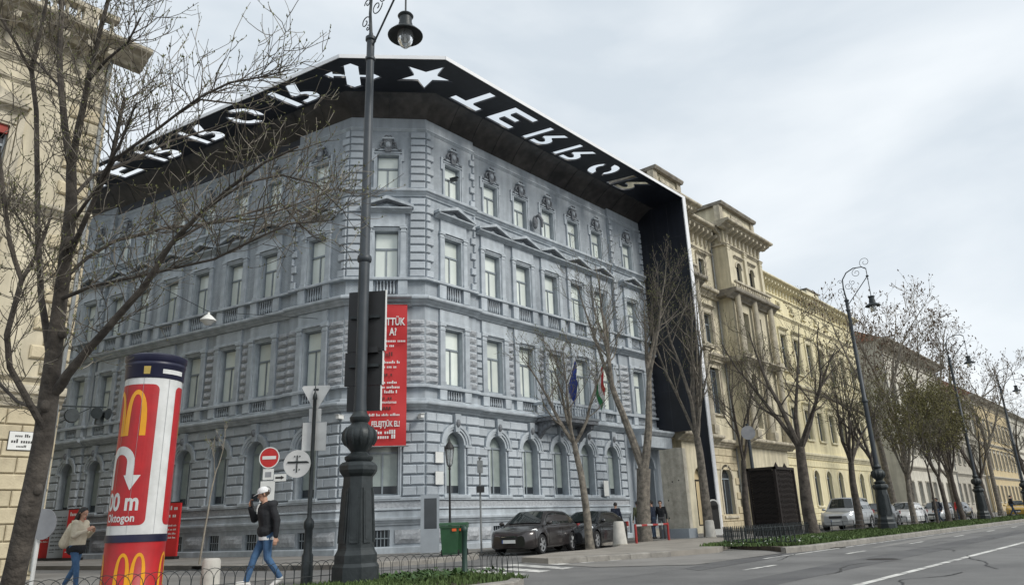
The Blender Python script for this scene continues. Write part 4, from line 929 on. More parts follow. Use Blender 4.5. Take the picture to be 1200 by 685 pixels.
# ------------------------------------------------------------------ trees
LIMBS = {
  'trunk': [ (2.54,9.59,0.00,0.233), (2.51,9.40,0.47,0.215), (2.47,9.09,1.23,0.206), (2.44,8.87,1.91,0.189), (2.39,8.74,2.47,0.181), (2.33,8.61,3.04,0.146), (2.26,8.43,3.75,0.129), (2.19,8.28,4.39,0.111), (2.12,8.24,4.81,0.093) ],
  'up1': [ (2.12,8.24,4.81,0.070), (2.00,8.25,5.24,0.056), (1.90,8.23,5.67,0.052), (1.82,8.24,6.18,0.043), (1.75,8.21,6.75,0.039), (1.66,8.16,7.38,0.029) ],
  'up2': [ (2.13,8.25,4.76,0.060), (2.06,7.99,5.15,0.051), (2.01,7.71,5.52,0.045), (1.98,7.52,5.83,0.036), (1.95,7.26,6.27,0.031), (1.91,6.97,6.65,0.022) ],
  'big_right': [ (2.41,8.74,2.41,0.136), (2.45,8.47,2.58,0.107), (2.52,8.11,2.82,0.093), (2.62,7.70,3.11,0.078), (2.69,7.36,3.32,0.069), (2.75,6.96,3.69,0.055), (2.84,6.60,3.92,0.046), (2.95,6.22,4.12,0.037), (3.08,5.83,4.29,0.028), (3.22,5.48,4.37,0.020) ],
  'left_b': [ (2.32,8.71,2.87,0.064), (2.19,8.81,3.45,0.051), (2.06,8.80,4.11,0.047), (1.97,8.79,4.69,0.043), (1.81,8.71,5.57,0.039), (1.70,8.75,6.07,0.039), (1.70,8.68,6.55,0.030), (1.70,8.64,6.97,0.025), (1.67,8.61,7.42,0.020) ],
  'left_b2': [ (1.70,8.75,6.05,0.029), (1.51,8.70,6.29,0.024), (1.32,8.65,6.50,0.024), (1.14,8.59,6.73,0.019) ],
  'left_c': [ (2.39,8.77,2.07,0.054), (1.95,8.53,2.61,0.043), (1.84,8.37,2.90,0.042), (1.83,8.14,3.41,0.038), (1.67,8.13,3.78,0.034), (1.55,8.08,4.17,0.034), (1.35,7.98,4.85,0.030) ],
  'c2': [ (1.83,8.14,3.41,0.034), (1.91,8.06,3.71,0.026), (1.95,7.98,4.11,0.017) ],
  'stub': [ (2.27,8.38,3.84,0.046), (2.28,8.08,4.13,0.041), (2.31,7.64,4.62,0.036), (2.26,7.38,4.97,0.031), (2.23,7.21,5.25,0.026) ],
  'canopybranch': [ (2.28,7.74,4.48,0.031), (2.27,7.38,4.61,0.026), (2.45,6.77,4.81,0.021), (2.58,6.23,4.96,0.018), (2.71,5.91,5.03,0.016), (2.88,5.55,5.01,0.012), (3.02,5.37,5.06,0.008) ],
  'cb2': [ (2.48,6.63,4.85,0.017), (2.66,6.41,5.05,0.015), (2.94,6.26,5.06,0.013), (3.14,6.20,5.05,0.009) ],
  'h1': [ (2.31,8.43,3.65,0.032), (2.45,8.32,3.87,0.028), (2.64,8.18,4.06,0.026), (3.03,7.96,4.25,0.024), (3.49,7.70,4.37,0.022), (3.91,7.50,4.49,0.020), (4.28,7.29,4.71,0.015), (4.63,7.10,4.93,0.011) ],
  'h2': [ (2.29,8.49,3.39,0.036), (2.42,8.07,3.45,0.027), (2.77,7.35,3.50,0.022), (3.07,6.68,3.54,0.019), (3.19,6.18,3.62,0.017), (3.36,5.79,3.73,0.012), (3.58,5.40,3.71,0.008) ],
  'h3': [ (2.77,6.92,3.72,0.021), (3.02,6.85,3.96,0.020), (3.33,6.75,4.11,0.018), (3.69,6.56,4.30,0.016), (3.91,6.55,4.13,0.014), (4.13,6.52,4.00,0.009) ],
  'h4': [ (2.87,6.54,3.97,0.021), (3.12,6.29,4.25,0.017), (3.40,6.07,4.36,0.015), (3.70,5.92,4.31,0.013), (3.98,5.86,4.09,0.009) ],
  'h5': [ (2.19,8.25,4.47,0.032), (2.36,8.29,4.80,0.029), (2.69,8.27,5.08,0.025), (3.08,8.13,5.45,0.021), (3.51,7.98,5.74,0.016) ],
  'h6': [ (2.25,8.29,4.25,0.032), (2.26,7.80,4.42,0.027), (2.24,7.21,4.70,0.017), (2.21,6.79,4.99,0.013) ],
  'up3': [ (2.01,7.69,5.57,0.027), (2.04,7.30,5.65,0.022), (2.09,6.91,5.68,0.017), (2.10,6.67,5.85,0.013) ],
  'up4': [ (1.90,8.23,5.67,0.024), (1.76,8.54,6.02,0.019), (1.63,8.85,6.34,0.015) ],
  'left_d': [ (2.11,8.83,3.93,0.024), (1.95,9.12,4.38,0.019), (1.70,9.36,4.80,0.019) ],
  'low': [ (2.37,8.79,2.25,0.036), (2.24,9.26,2.39,0.028), (2.05,9.64,2.71,0.024) ],
}
def wander(rnd, p, d, L, n, jit, up):
    pts = [Vector(p)]; d = Vector(d).normalized(); st = L/n
    for _ in range(n):
        d = (d+Vector((rnd.gauss(0, jit), rnd.gauss(0, jit), rnd.gauss(0, jit)+up))).normalized(); pts.append(pts[-1]+d*st)
    return pts
def pick(pts, t):
    k = min(len(pts)-2, int(t*(len(pts)-1))); f = t*(len(pts)-1)-k
    return pts[k].lerp(pts[k+1], f), (pts[k+1]-pts[k]).normalized()
def side_dir(rnd, d, ang):
    o = d.orthogonal().normalized(); o.rotate(Matrix.Rotation(rnd.uniform(0, 6.283), 3, d)); return (d*math.cos(ang)+o*math.sin(ang)).normalized()
def bud(mb, rnd, p, s, m):
    M = T(p) @ Rz(rnd.uniform(0, 6.28)) @ Rx(rnd.uniform(-1, 1))
    mb.add([(-s*.35, 0, 0), (0, -s*.2, s*.6), (s*.35, 0, 0), (0, .2*s, s*1.1), (0, 0, -s*.3)], [(0, 4, 2, 1), (0, 1, 3), (1, 2, 3)], m, M)
def grow(seed, H, r0, fork, nl, spread, bark='bark', twig='twig', budm='bud', nb=8, ntw=7, sub=3, buds=1.0, lean=(0, 0), up=.10, budsize=.05, stems=1, tl=1.0, leafy=0, tw_=.0085):
    """(trunk, crown, buds) meshes of a bare street tree"""
    rnd = random.Random(seed); A, B, C = MB(), MB(), MB()
    roots = []
    if stems == 1:
        tp = wander(rnd, (0, 0, -.15), (lean[0], lean[1], 1), fork*H+.15, 7, .035, .05)
        A.tube(tp, [r0*(1.25 if i == 0 else 1.0-.35*i/7) for i in range(8)], 10, bark); roots.append((tp[-1], (tp[-1]-tp[-2]).normalized(), r0*.65))
    else:
        tp = wander(rnd, (0, 0, -.15), (lean[0], lean[1], 1), fork*H*.45+.15, 4, .03, .05); A.tube(tp, [r0*1.25, r0*1.05, r0, r0*1.0, r0*1.05], 10, bark)
        for k in range(stems):
            a = 6.28*k/stems+seed; d = Vector((math.cos(a)*.30, math.sin(a)*.30, 1)); t2 = wander(rnd, tp[-1]-Vector((0, 0, .1)), d, fork*H*.6, 6, .04, .10)
            A.tube(t2, [r0*.72*(1-.4*i/6) for i in range(7)], 8, bark); roots.append((t2[-1], (t2[-1]-t2[-2]).normalized(), r0*.45))
    for (P, D, rr_) in roots:
        for k in range(nl):
            a = 6.283*(k+rnd.uniform(-.3, .3))/nl; sp = spread*rnd.uniform(.5, 1.25) if k else .1
            d = (D+Vector((math.cos(a)*sp, math.sin(a)*sp, 0))).normalized(); L = (1-fork)*H*rnd.uniform(.68, .95)
            r1 = rr_*rnd.uniform(.6, .85)/(1 if nl < 5 else 1.2); lp = wander(rnd, P-D*.15*rnd.random(), d, L, 8, .09, up)
            A.tube(lp, [max(.012, r1*(1-.85*i/8)) for i in range(9)], 6, bark)
            for j in range(nb):
                t = .18+.80*(j+rnd.random())/nb; q, dd = pick(lp, t); bl = L*rnd.uniform(.28, .55)*(1.15-t*.6)
                bp = wander(rnd, q, side_dir(rnd, dd, rnd.uniform(.5, 1.0)), bl, 5, .12, up*1.3); rb = max(.008, r1*(1-.85*t)*.55)
                B.tube(bp, [max(.006, rb*(1-.8*i/5)) for i in range(6)], 4, bark if rb > .02 else twig, cap=False)
                for m_ in range(ntw):
                    tt = .15+.85*(m_+rnd.random())/ntw; q2, d2 = pick(bp, min(.999, tt)); tl_ = tl*rnd.uniform(.35, .95)
                    w_ = wander(rnd, q2, side_dir(rnd, d2, rnd.uniform(.4, .9)), tl_, 3, .14, up*1.6); B.tube(w_, [tw_, tw_*.85, tw_*.65, tw_*.4], 3, twig, cap=False)
                    for u in range(sub):
                        q3, d3 = pick(w_, rnd.uniform(.25, .98)); w3 = wander(rnd, q3, side_dir(rnd, d3, rnd.uniform(.4, .9)), tl*rnd.uniform(.15, .45), 2, .15, up); B.tube(w3, [tw_*.75, tw_*.6, tw_*.4], 3, twig, cap=False)
                        if rnd.random() < buds: bud(C, rnd, w3[-1], budsize*rnd.uniform(.6, 1.3), budm)
                        for _ in range(leafy): bud(C, rnd, w3[rnd.randint(0, 2)]+Vector((rnd.gauss(0, .12), rnd.gauss(0, .12), rnd.gauss(0, .12))), budsize*rnd.uniform(.6, 1.4), budm)
                    if rnd.random() < buds: bud(C, rnd, w_[-1], budsize*rnd.uniform(.6, 1.3), budm)
    return A.mesh('trunk', True), B.mesh('crown'), C.mesh('buds')
def tree(label, loc, ms, rz=0.0, sc=1.0, group='street trees', name='bare_tree'):
    o = thing(name, label, 'tree', loc, rz, group); o.scale = (sc, sc, sc)
    obj('trunk', ms[0], o); c = obj('crown', ms[1], o)
    if len(ms[2].polygons): obj('buds', ms[2], c, kind='stuff')
    return o
tree('slim bare tree with pale trunk in front of the two dark parked cars', (21.2, 15.7, 0), grow(11, 8.6, .15, .42, 4, .55, 'bark_grey', nb=7, ntw=7, sub=3, lean=(.01, .05)), .4)
tree('tall twin stemmed bare tree beside the red and white rail', (29.0, 18.5, 0), grow(12, 13.2, .30, .52, 3, .40, 'bark_grey', nb=8, ntw=7, sub=3, stems=2, tl=1.3, up=.14), 2.5)
tree('tall bare tree standing against the black blade wall', (33.0, 17.4, 0), grow(13, 12.8, .25, .36, 5, .45, 'bark_grey', nb=8, ntw=7, sub=3, tl=1.2, up=.14), 1.2)
tree('dark leaning bare tree at the end of the picket fence', (32.9, 12.5, 0), grow(14, 10.3, .30, .36, 5, .62, nb=8, ntw=7, sub=3, lean=(-.09, .03), tl=1.0), 0.3)
tree('bare tree between the grey post and the rusty chain curtain', (37.2, 17.4, 0), grow(15, 10.8, .20, .34, 5, .55, nb=8, ntw=7, sub=3, tl=1.1), 2.0)
tree('forked bare tree left of the silver off-road car', (41.6, 13.3, 0), grow(16, 9.4, .22, .36, 5, .6, nb=7, ntw=7, sub=3, up=.13), 1.0)
tree('thin bare tree right of the silver off-road car', (43.2, 12.4, 0), grow(17, 9.2, .15, .40, 4, .6, nb=7, ntw=7, sub=3, up=.13), 4.0)
BUSH = grow(18, 9.2, .20, .30, 6, .55, 'bark_grey', budm='bud_brown', nb=8, ntw=7, sub=3, leafy=2, budsize=.10, up=.14, tl=1.0)
BUSH2 = grow(19, 8.8, .17, .32, 6, .5, budm='bud_brown', nb=8, ntw=7, sub=3, leafy=2, budsize=.10, up=.15, tl=.9)
tree('dense budding tree with olive brown crown right of the second lamp', (53.0, 13.6, 0), BUSH, 0.5)
tree('slim budding tree with brownish crown in the middle of the right row', (54.6, 12.0, 0), BUSH2, 2.2)
tree('budding tree with reddish brown crown left of the third lamp', (59.6, 12.2, 0), BUSH2, 4.1, 1.12)
tree('olive budding tree behind the third lamp', (66.5, 14.0, 0), BUSH, 3.0, 1.1)
tree('thin young tree tied to a stake on the right grass strip', (49.2, 11.4, 0), grow(20, 6.5, .08, .5, 4, .4, nb=5, ntw=6, sub=2), 1.5)
DARK = grow(21, 10.5, .28, .30, 5, .75, nb=8, ntw=7, sub=3, tl=1.2)
tree('dark spreading tree under the third lamp', (74, 13.2, 0), DARK, 0.0); tree('dark bare tree at the right edge behind the fourth lamp', (88, 11.9, 0), DARK, 2.0, 1.1); tree('far bare tree before the ochre house', (104, 12.2, 0), DARK, 4.0, 1.0); tree('farthest bare tree at the right picture edge', (125, 12.0, 0), DARK, 5.0, 1.0)
PLANE = grow(22, 20.0, .30, .36, 4, .75, 'bark_grey', 'twig_pale', 'seed', nb=9, ntw=9, sub=3, buds=.75, budsize=.17, tl=1.9, up=.05, tw_=.016)
PLANE2 = grow(23, 19.5, .28, .40, 4, .95, 'bark_grey', 'twig_pale', 'seed', nb=9, ntw=8, sub=3, buds=.75, budsize=.17, tl=1.9, up=.05, tw_=.016)
tree('tall plane tree with dangling seed balls against the sky', (66.5, 17.0, 0), PLANE, 0.0, 1.0, 'tall plane trees'); tree('second tall plane tree leaning right above the row', (75.5, 15.8, 0), PLANE2, 1.0, 1.0, 'tall plane trees'); tree('slender tall plane tree just right of the second lamp', (60.2, 16.6, 0), PLANE2, 3.6, .97, 'tall plane trees')
tree('low plane tree crown near the right edge above the roofs', (96, 16.0, 0), PLANE, 2.6, .95, 'tall plane trees')
tree('spindly young tree before the dark left side of the museum', (11.6, 24.2, 0), grow(24, 4.8, .035, .62, 2, .25, 'twig_pale', 'twig_pale', nb=3, ntw=3, sub=1, tl=.35, tw_=.006), .6)
# the big tree at the left: limbs as they grow, then shoots along every limb
def left_tree():
    o = thing('bare_tree', 'big budding tree in the left foreground with a long limb reaching right', 'tree', (2.54, 9.59, 0), 0, 'street trees'); off = Vector((2.54, 9.59, 0)); rnd = random.Random(31)
    A, B, C = MB(), MB(), MB()
    for nm, L in LIMBS.items():
        P = [Vector(p[:3])-off for p in L]; r = [p[3]*{'trunk': .52, 'big_right': .45}.get(nm, .66) for p in L]
        # resample with a small wobble
        pts, rr_ = [], []
        for i in range(len(P)-1):
            n = 3 if nm in ('trunk', 'big_right') else 2
            for k in range(n):
                f = k/n; w_ = .0 if (k == 0 or nm == 'trunk') else r[i]*.12
                pts.append(P[i].lerp(P[i+1], f)+Vector((rnd.gauss(0, w_), rnd.gauss(0, w_), rnd.gauss(0, w_)))); rr_.append(r[i]*(1-f)+r[i+1]*f)
        pts.append(P[-1]); rr_.append(r[-1])
        if nm == 'trunk':
            pts.insert(0, pts[0]+Vector((0, 0, -.2))); rr_.insert(0, rr_[0]*1.2)
            for k in range(len(rr_)): rr_[k] *= 1+.02*math.sin(k*2.1)
        A.tube(pts, rr_, 14 if nm in ('trunk', 'big_right') else 8, 'bark')
        if nm == 'trunk':
            for zc_, a in ((2.3, 4.2), (3.0, 5.2), (1.4, 4.9), (3.9, 4.5)):     # knots
                q = min(pts, key=lambda p: abs(p.z-zc_)); A.ell(q+Vector((math.cos(a)*.09, math.sin(a)*.09, 0)), (.05, .05, .07), 'bark', 8, 5)
        ln = sum((a-b).length for a, b in zip(P, P[1:])); n = int(ln*(4.5 if nm == 'trunk' else 12))
        for k in range(n):
            t = (.55+.45*rnd.random()) if nm == 'trunk' else (.12+.88*rnd.random()); q, d = pick(pts, min(.999, t)); rl = rr_[min(len(rr_)-1, int(t*(len(rr_)-1)))]
            dd = side_dir(rnd, d, rnd.uniform(.5, 1.2)); dd.z = dd.z*.6+.25; L1 = rnd.uniform(.22, .85)
            sp = wander(rnd, q, dd, L1, 6, .17, .11); r1 = min(rl*.6, rnd.uniform(.003, .0075)); B.tube(sp, [r1*(1-.6*i/6) for i in range(7)], 4, 'twig', cap=False)
            for _ in range(rnd.randint(2, 5)):
                q2, d2 = pick(sp, rnd.uniform(.2, .98)); s2 = wander(rnd, q2, side_dir(rnd, d2, rnd.uniform(.4, 1.0)), rnd.uniform(.12, .5), 4, .18, .13); B.tube(s2, [.0042, .0038, .0034, .003, .0024], 3, 'twig' if rnd.random() < .7 else 'twig_pale', cap=False)
                for m_ in range(rnd.randint(1, 3)): bud(C, rnd, pick(s2, rnd.uniform(.5, .999))[0], rnd.uniform(.012, .028), 'bud')
                for _j in range(rnd.randint(0, 2)):
                    q3, d3 = pick(s2, rnd.uniform(.3, .95)); s3 = wander(rnd, q3, side_dir(rnd, d3, .8), rnd.uniform(.06, .2), 2, .15, .15); B.tube(s3, [.003, .0027, .0022], 3, 'twig_pale', cap=False); bud(C, rnd, s3[-1], rnd.uniform(.012, .025), 'bud')
            for m_ in range(2): bud(C, rnd, sp[-1]+Vector((rnd.gauss(0, .008),)*3), rnd.uniform(.014, .028), 'bud')
    obj('trunk', A, o, smooth=True); c = obj('crown', B, o); obj('buds', C, c, kind='stuff')
left_tree()
# ------------------------------------------------------------------ street lamps
def street_lamp(label, loc, simple=False):
    o = thing('street_lamp', label, 'street lamp', loc, 0, 'cast iron street lamps along the tree strip'); n8 = 8
    b = MB(); b.lathe([(.43, -.1), (.43, .30), (.39, .36), (.39, .50), (.345, .58), (.335, .62), (.275, 1.80), (.275, 1.86), (.33, 1.92), (.36, 1.98), (.36, 2.06), (.31, 2.12), (.23, 2.14)], 8, 'iron', rot=.5)
    obj('pedestal', b, o)
    b = MB()
    for k in range(8):
        M = Rz(2*math.pi*k/8) @ T((.285, 0, 1.2)) @ Ry(R(-3.0)); b.box(.0, .020, -.08, .08, -.50, .46, 'iron', M); b.box(.018, .027, -.05, .05, -.44, .40, 'iron', M)
    obj('pedestal_panel', b, o)
    b = MB(); b.lathe([(.26, 2.14), (.30, 2.18), (.30, 2.23), (.21, 2.27), (.17, 2.31), (.20, 2.35), (.31, 2.46), (.355, 2.58), (.35, 2.68), (.30, 2.76), (.20, 2.82), (.17, 2.86), (.21, 2.90), (.22, 2.96), (.17, 3.02), (.13, 3.10)], 24, 'iron')
    for k in range(12):
        a = 2*math.pi*k/12; b.tube([(.30*math.cos(a), .30*math.sin(a), 2.44), (.355*math.cos(a), .355*math.sin(a), 2.55), (.345*math.cos(a), .345*math.sin(a), 2.68), (.27*math.cos(a), .27*math.sin(a), 2.78)], [.02, .032, .03, .015], 5, 'iron')
    b.v = [(x*.88, y*.88, z) for x, y, z in b.v]; obj('urn', b, o, smooth=True)
    b = MB(); b.lathe([(.13, 3.08), (.115, 3.3), (.11, 6.1), (.14, 6.13), (.15, 6.18), (.14, 6.24), (.105, 6.28), (.085, 10.9), (.115, 10.93), (.115, 10.98), (.088, 11.02), (.088, 11.42), (.12, 11.45), (.12, 11.52), (.06, 11.56), (.045, 11.65)], 16, 'iron_grey'); obj('pole', b, o, smooth=True)
    # arm: rises from the pole and curls over towards the carriageway (-y)
    b = MB(); pts = [(0, 0, 11.6), (0, .05, 12.2), (0, .02, 12.65), (0, -.22, 12.98), (0, -.6, 13.14), (0, -1.02, 13.10), (0, -1.22, 12.95)]; b.tube(pts, [.04, .035, .032, .03, .028, .026, .024], 8, 'iron')
    b.tube([(0, -.05, 11.25), (0, -1.20, 12.52)], .022, 8, 'iron'); b.tube([(0, -1.22, 12.98), (0, -1.22, 11.45)], [.02, .02], 8, 'iron'); b.ell((0, -1.22, 12.55), (.075, .075, .06), 'iron', 12, 8); b.ell((0, -1.22, 12.40), (.04, .04, .035), 'iron', 10, 6)
    obj('arm', b, o, smooth=True)
    b = MB()
    def spiral(c, r, a0, turns, flip, th=.013):
        pts = []
        for k in range(22):
            t = k/21; a = a0+flip*turns*2*math.pi*t; q = r*(1-.78*t); pts.append((c[0], c[1]+q*math.cos(a), c[2]+q*math.sin(a)))
        b.tube(pts, th, 5, 'iron')
    spiral((0, -1.22, 13.32), .30, R(-90), 1.4, 1); spiral((0, -.72, 12.85), .24, R(90), 1.3, -1); spiral((0, -.20, 12.25), .20, R(180), 1.2, 1); spiral((0, .22, 12.05), .16, R(180), 1.2, -1); spiral((0, .16, 12.55), .12, 0, 1.1, 1); spiral((0, -.45, 12.4), .16, R(60), 1.2, -1); spiral((0, .13, 11.85), .08, R(90), 1.1, 1)
    obj('scroll', b, o)
    b = MB(); b.lathe([(.045, 12.02), (.15, 12.0), (.17, 11.97), (.15, 11.93), (.135, 11.92), (.135, 11.78), (.15, 11.77), (.15, 11.74), (.16, 11.64), (.21, 11.60), (.30, 11.56), (.375, 11.48), (.37, 11.465), (.28, 11.53), (.1, 11.58)], 28, 'iron', T((0, -1.22, -.55))); obj('lamp_shade', b, o, smooth=True)
    b = MB(); b.lathe([(.165, 11.16), (.175, 11.08), (.165, 10.98), (.12, 10.87), (.05, 10.80), (.002, 10.785)], 20, 'lamp_glass', T((0, -1.22, -.17)), cap=False); obj('globe', b, o, smooth=True)
    b = MB(); b.lathe([(.04, 11.15), (.05, 11.05), (.03, 10.95)], 10, 'sign_white', T((0, -1.22, -.17))); obj('bulb', b, o)
    return o
L1 = street_lamp('near cast iron street lamp carrying black signal boards on its pole', (8.40, 11.48, 0))
def lamp_copy(label, loc):
    c = copy_tree(L1); c.location = loc; c['label'] = label; return c
lamp_copy('second street lamp, dark with a curled arm, before the yellow house', (39.2, 11.3, 0)); lamp_copy('third street lamp standing among the budding trees at right', (61.4, 11.3, 0)); lamp_copy('farthest street lamp near the right picture edge', (81.0, 11.3, 0))
# signal backing boards on the near lamp
o = thing('signal_board', 'black backs of traffic signal boards fixed to the near lamp pole', 'traffic signal', (8.40, 11.48, 3.1))
SB = Rz(math.atan2(-.80, .60)) 
b = MB(); b.box(-.36, .40, .20, .26, 1.20, 2.45, 'board_black'); obj('upper_board', b, o, SB)
b = MB(); b.box(-.40, .36, .21, .27, .52, 1.19, 'board_black'); obj('middle_board', b, o, SB)
b = MB(); b.box(-.34, .33, .22, .28, .02, .51, 'board_black'); obj('lower_board', b, o, SB)
b = MB(); b.box(.402, .416, .18, .262, 1.20, 2.46, 'sign_white'); b.box(.362, .376, .19, .272, .52, 1.19, 'sign_white'); b.box(.332, .344, .20, .282, .02, .51, 'sign_white'); obj('white_edge', b, o, SB)
for z in (.9, 1.9):
    b = MB(); b.box(-.30, .30, .14, .20, z-.03, z+.03, 'iron'); b.box(-.05, .05, .06, .16, z-.05, z+.05, 'iron'); obj('clamp', b, o, SB)
b = MB(); b.prism([(-.30, .0), (-.02, .0), (-.02, .12), (-.25, .10)], .10, .22, 'board_black', axis='y', M=T((.30, .0, 1.15))); obj('visor', b, o, SB)

# ------------------------------------------------------------------ advertising column
CX, CY, CRAD = 5.42, 13.72, .475
AD = thing('advertising_column', 'red and white cylindrical advertising column with golden arches logo', 'advertising column', (CX, CY, 0))
TH0 = math.atan2(-CY, -CX)         # direction from the column towards the viewer's side of the street
b = MB(); b.lathe([(.50, -.05), (.50, .12), (CRAD, .16), (CRAD, .86)], 48, 'ad_red'); obj('base_band', b, AD, smooth=True)
b = MB(); b.lathe([(CRAD+.012, .86), (CRAD+.012, .98)], 48, 'navy'); obj('ring', b, AD, smooth=True)
b = MB(); b.lathe([(CRAD, .98), (CRAD, 3.66)], 48, 'ad_white'); obj('drum', b, AD, smooth=True)
b = MB(); b.lathe([(CRAD+.01, 3.64), (CRAD+.02, 3.66), (CRAD+.02, 3.86), (CRAD+.035, 3.88), (CRAD+.035, 3.92), (CRAD+.02, 3.94), (CRAD+.045, 3.98), (CRAD+.05, 4.06), (.44, 4.10), (.1, 4.14)], 48, 'navy'); obj('cap', b, AD, smooth=True)
def on_col(mb, vs, fs, m, th, r):      # flat artwork (u across, z up) wrapped on the drum, th = bearing of u=0, u to the viewer's right
    bm = bmesh.new(); bv = [bm.verts.new((u, z, 0)) for u, z in vs]
    for f in fs:
        try: bm.faces.new([bv[i] for i in f])
        except ValueError: pass
    us = [u for u, z in vs]; u0, u1 = min(us), max(us); n = int((u1-u0)/.05)
    for k in range(1, n+1):
        x = u0+(u1-u0)*k/(n+1); bmesh.ops.bisect_plane(bm, geom=bm.verts[:]+bm.edges[:]+bm.faces[:], plane_co=(x, 0, 0), plane_no=(1, 0, 0))
    bm.verts.index_update()
    V = []
    for v in bm.verts:
        a = th+v.co.x/CRAD; V.append((r*math.cos(a), r*math.sin(a), v.co.y))
    mb.add(V, [tuple(q.index for q in f.verts) for f in bm.faces], m); bm.free()
def rrect(w_, z0, z1, r):
    p = []
    for cx, cz, a0 in ((w_/2-r, z1-r, 0), (-w_/2+r, z1-r, 90), (-w_/2+r, z0+r, 180), (w_/2-r, z0+r, 270)):
        p += [(cx+r*math.cos(R(a0+90*k/6)), cz+r*math.sin(R(a0+90*k/6))) for k in range(7)]
    return p
def arches(w_, h, n=16):              # the double-arch letter: quads
    vs, fs = [], []
    for sx in (-1, 1):
        for k in range(n+1):
            t = k/n; a = math.pi*(1-t); c = sx*w_*.25
            f = lambda wd, hh: (c+wd*math.cos(a), hh*math.sin(a)**.62)
            o_ = f(w_*.25, h); i_ = f(w_*.25-w_*(.075+.05*abs(math.cos(a))), h*.90); vs += [o_, (i_[0], i_[1])]
        b0 = len(vs)-2*(n+1)
        for k in range(n): fs.append((b0+2*k, b0+2*k+1, b0+2*k+3, b0+2*k+2))
    return vs, fs
DEG = math.pi/180
for j in range(2):
    th = TH0-59*DEG+math.pi*j; b = MB(); W = 142*DEG*CRAD
    p = rrect(W, 1.13, 3.52, .10); on_col(b, p, [tuple(range(len(p)))], 'ad_red', th, CRAD+.003); pn = obj('red_panel', b, AD)
    b = MB(); v, f = arches(.78, .80); on_col(b, [(x, z+2.62) for x, z in v], f, 'ad_yellow', th+6*DEG, CRAD+.006); obj('arches_logo', b, pn)
    b = MB()          # U-turn arrow
    vs_, fs_ = [], []; ro, ri = .27, .14
    for k in range(15):
        a = math.pi*(1-k/14); vs_ += [(ro*math.cos(a), 2.16+ro*1.05*math.sin(a)), (ri*math.cos(a), 2.16+ri*math.sin(a))]
    fs_ = [(2*k, 2*k+1, 2*k+3, 2*k+2) for k in range(14)]; n0 = len(vs_)
    vs_ += [(-ro, 2.16), (-ri, 2.16), (-ri, 1.72), (-ro, 1.72), (ri, 2.16), (ro, 2.16), (ro, 1.95), (ri, 1.95), (.10, 1.95), (.385, 1.95), (.235, 1.70)]
    fs_ += [(n0+3, n0+2, n0+1, n0), (n0+4, n0+7, n0+6, n0+5), (n0+8, n0+10, n0+9)]
    on_col(b, vs_, fs_, 'ad_white', th+7*DEG, CRAD+.006); obj('turn_arrow', b, pn)
    b = MB(); vt, ft = text_geo('300 m', .40, .012); on_col(b, [(x*.76+.08, y+1.50) for x, y, z in vt], ft, 'ad_white', th, CRAD+.006); vt, ft = text_geo('Oktogon', .18, .004); on_col(b, [(x*.84+.15, y+1.245) for x, y, z in vt], ft, 'ad_white', th, CRAD+.006); obj('lettering', b, pn)
for j in range(4):
    b = MB(); v, f = arches(.49, .56); on_col(b, [(x, z+.13) for x, z in v], f, 'ad_yellow', TH0-6*DEG+j*math.pi/2, CRAD+.004); obj('arches_logo', b, AD)
for a in (-100, -59, -20, 31, 75):
    b = MB(); on_col(b, [(-.002, .99), (.002, .99), (.003, 3.63), (-.003, 3.63)], [(0, 1, 2, 3)], 'print_grey', TH0+a*DEG, CRAD+.0075); obj('poster_seam', b, AD)
b = MB(); on_col(b, [(-.20, 3.72), (.20, 3.72), (.20, 3.80), (-.20, 3.80)], [(0, 1, 2, 3)], 'ad_white', TH0+38*DEG, CRAD+.024); obj('maker_plate', b, AD)
b = MB(); on_col(b, [(-.05, 3.70), (.05, 3.70), (.055, 3.84), (-.055, 3.84)], [(0, 1, 2, 3)], 'gold', TH0-16*DEG, CRAD+.024); obj('crest', b, AD)

# ------------------------------------------------------------------ signs on posts
o = thing('sign_post', 'dark post with the grey backs of a triangle, two plates and a round sign', 'traffic sign', (8.05, 12.5, 0)); VW = Rz(R(-48.3))    # faces turned along the side street
b = MB(); b.lathe([(.105, -.05), (.105, .5), (.08, .55), (.072, .95), (.095, 1.0), (.095, 1.1), (.042, 1.18), (.034, 3.40), (.048, 3.42), (.04, 3.5), (.015, 3.56), (.012, 3.66), (.002, 3.7)], 12, 'iron'); obj('post', b, o, smooth=True)
b = MB(); b.prism([(-.26, 3.70), (.26, 3.70), (.285, 3.66), (.025, 3.20), (-.025, 3.20), (-.285, 3.66)], .06, .075, 'sign_back'); b.box(-.05, .05, .05, .06, 3.60, 3.64, 'iron'); obj('triangle_plate', b, o, VW)
b = MB(); b.box(-.12, .12, .06, .075, 2.98, 3.24, 'sign_back'); obj('small_plate', b, o, VW)
b = MB(); b.box(-.235, .235, .065, .08, 2.42, 2.97, 'sign_back'); obj('square_plate', b, o, VW)
b = MB(); b.lathe([(.001, 0), (.26, 0), (.26, .012), (.001, .012)], 28, 'sign_back', T((-.26, -.08, 2.17)) @ Rx(R(90)), cap=False)
for (x, z) in ((-.31, 2.31), (-.21, 2.31), (-.26, 2.25), (-.31, 2.06), (-.21, 2.06), (-.26, 2.02)): b.ell((x, -.10, z), (.014, .012, .014), 'iron', 6, 4)
obj('round_plate', b, o, VW)
b = MB(); b.tube([(0, -.06, 2.17), (-.08, -.10, 2.20), (-.44, -.10, 2.20)], .018, 6, 'iron'); b.tube([(-.26, -.10, 2.33), (-.26, -.10, 2.01)], .012, 6, 'iron'); obj('bracket', b, o, VW)
o = thing('no_entry_sign', 'red and white no entry sign on a thin post behind the walking man', 'traffic sign', (12.30, 21.5, 0)); VN = Rz(R(-52))
b = MB(); b.tube([(0, 0, -.05), (0, 0, 3.5)], .03, 8, 'galv'); obj('post', b, o)
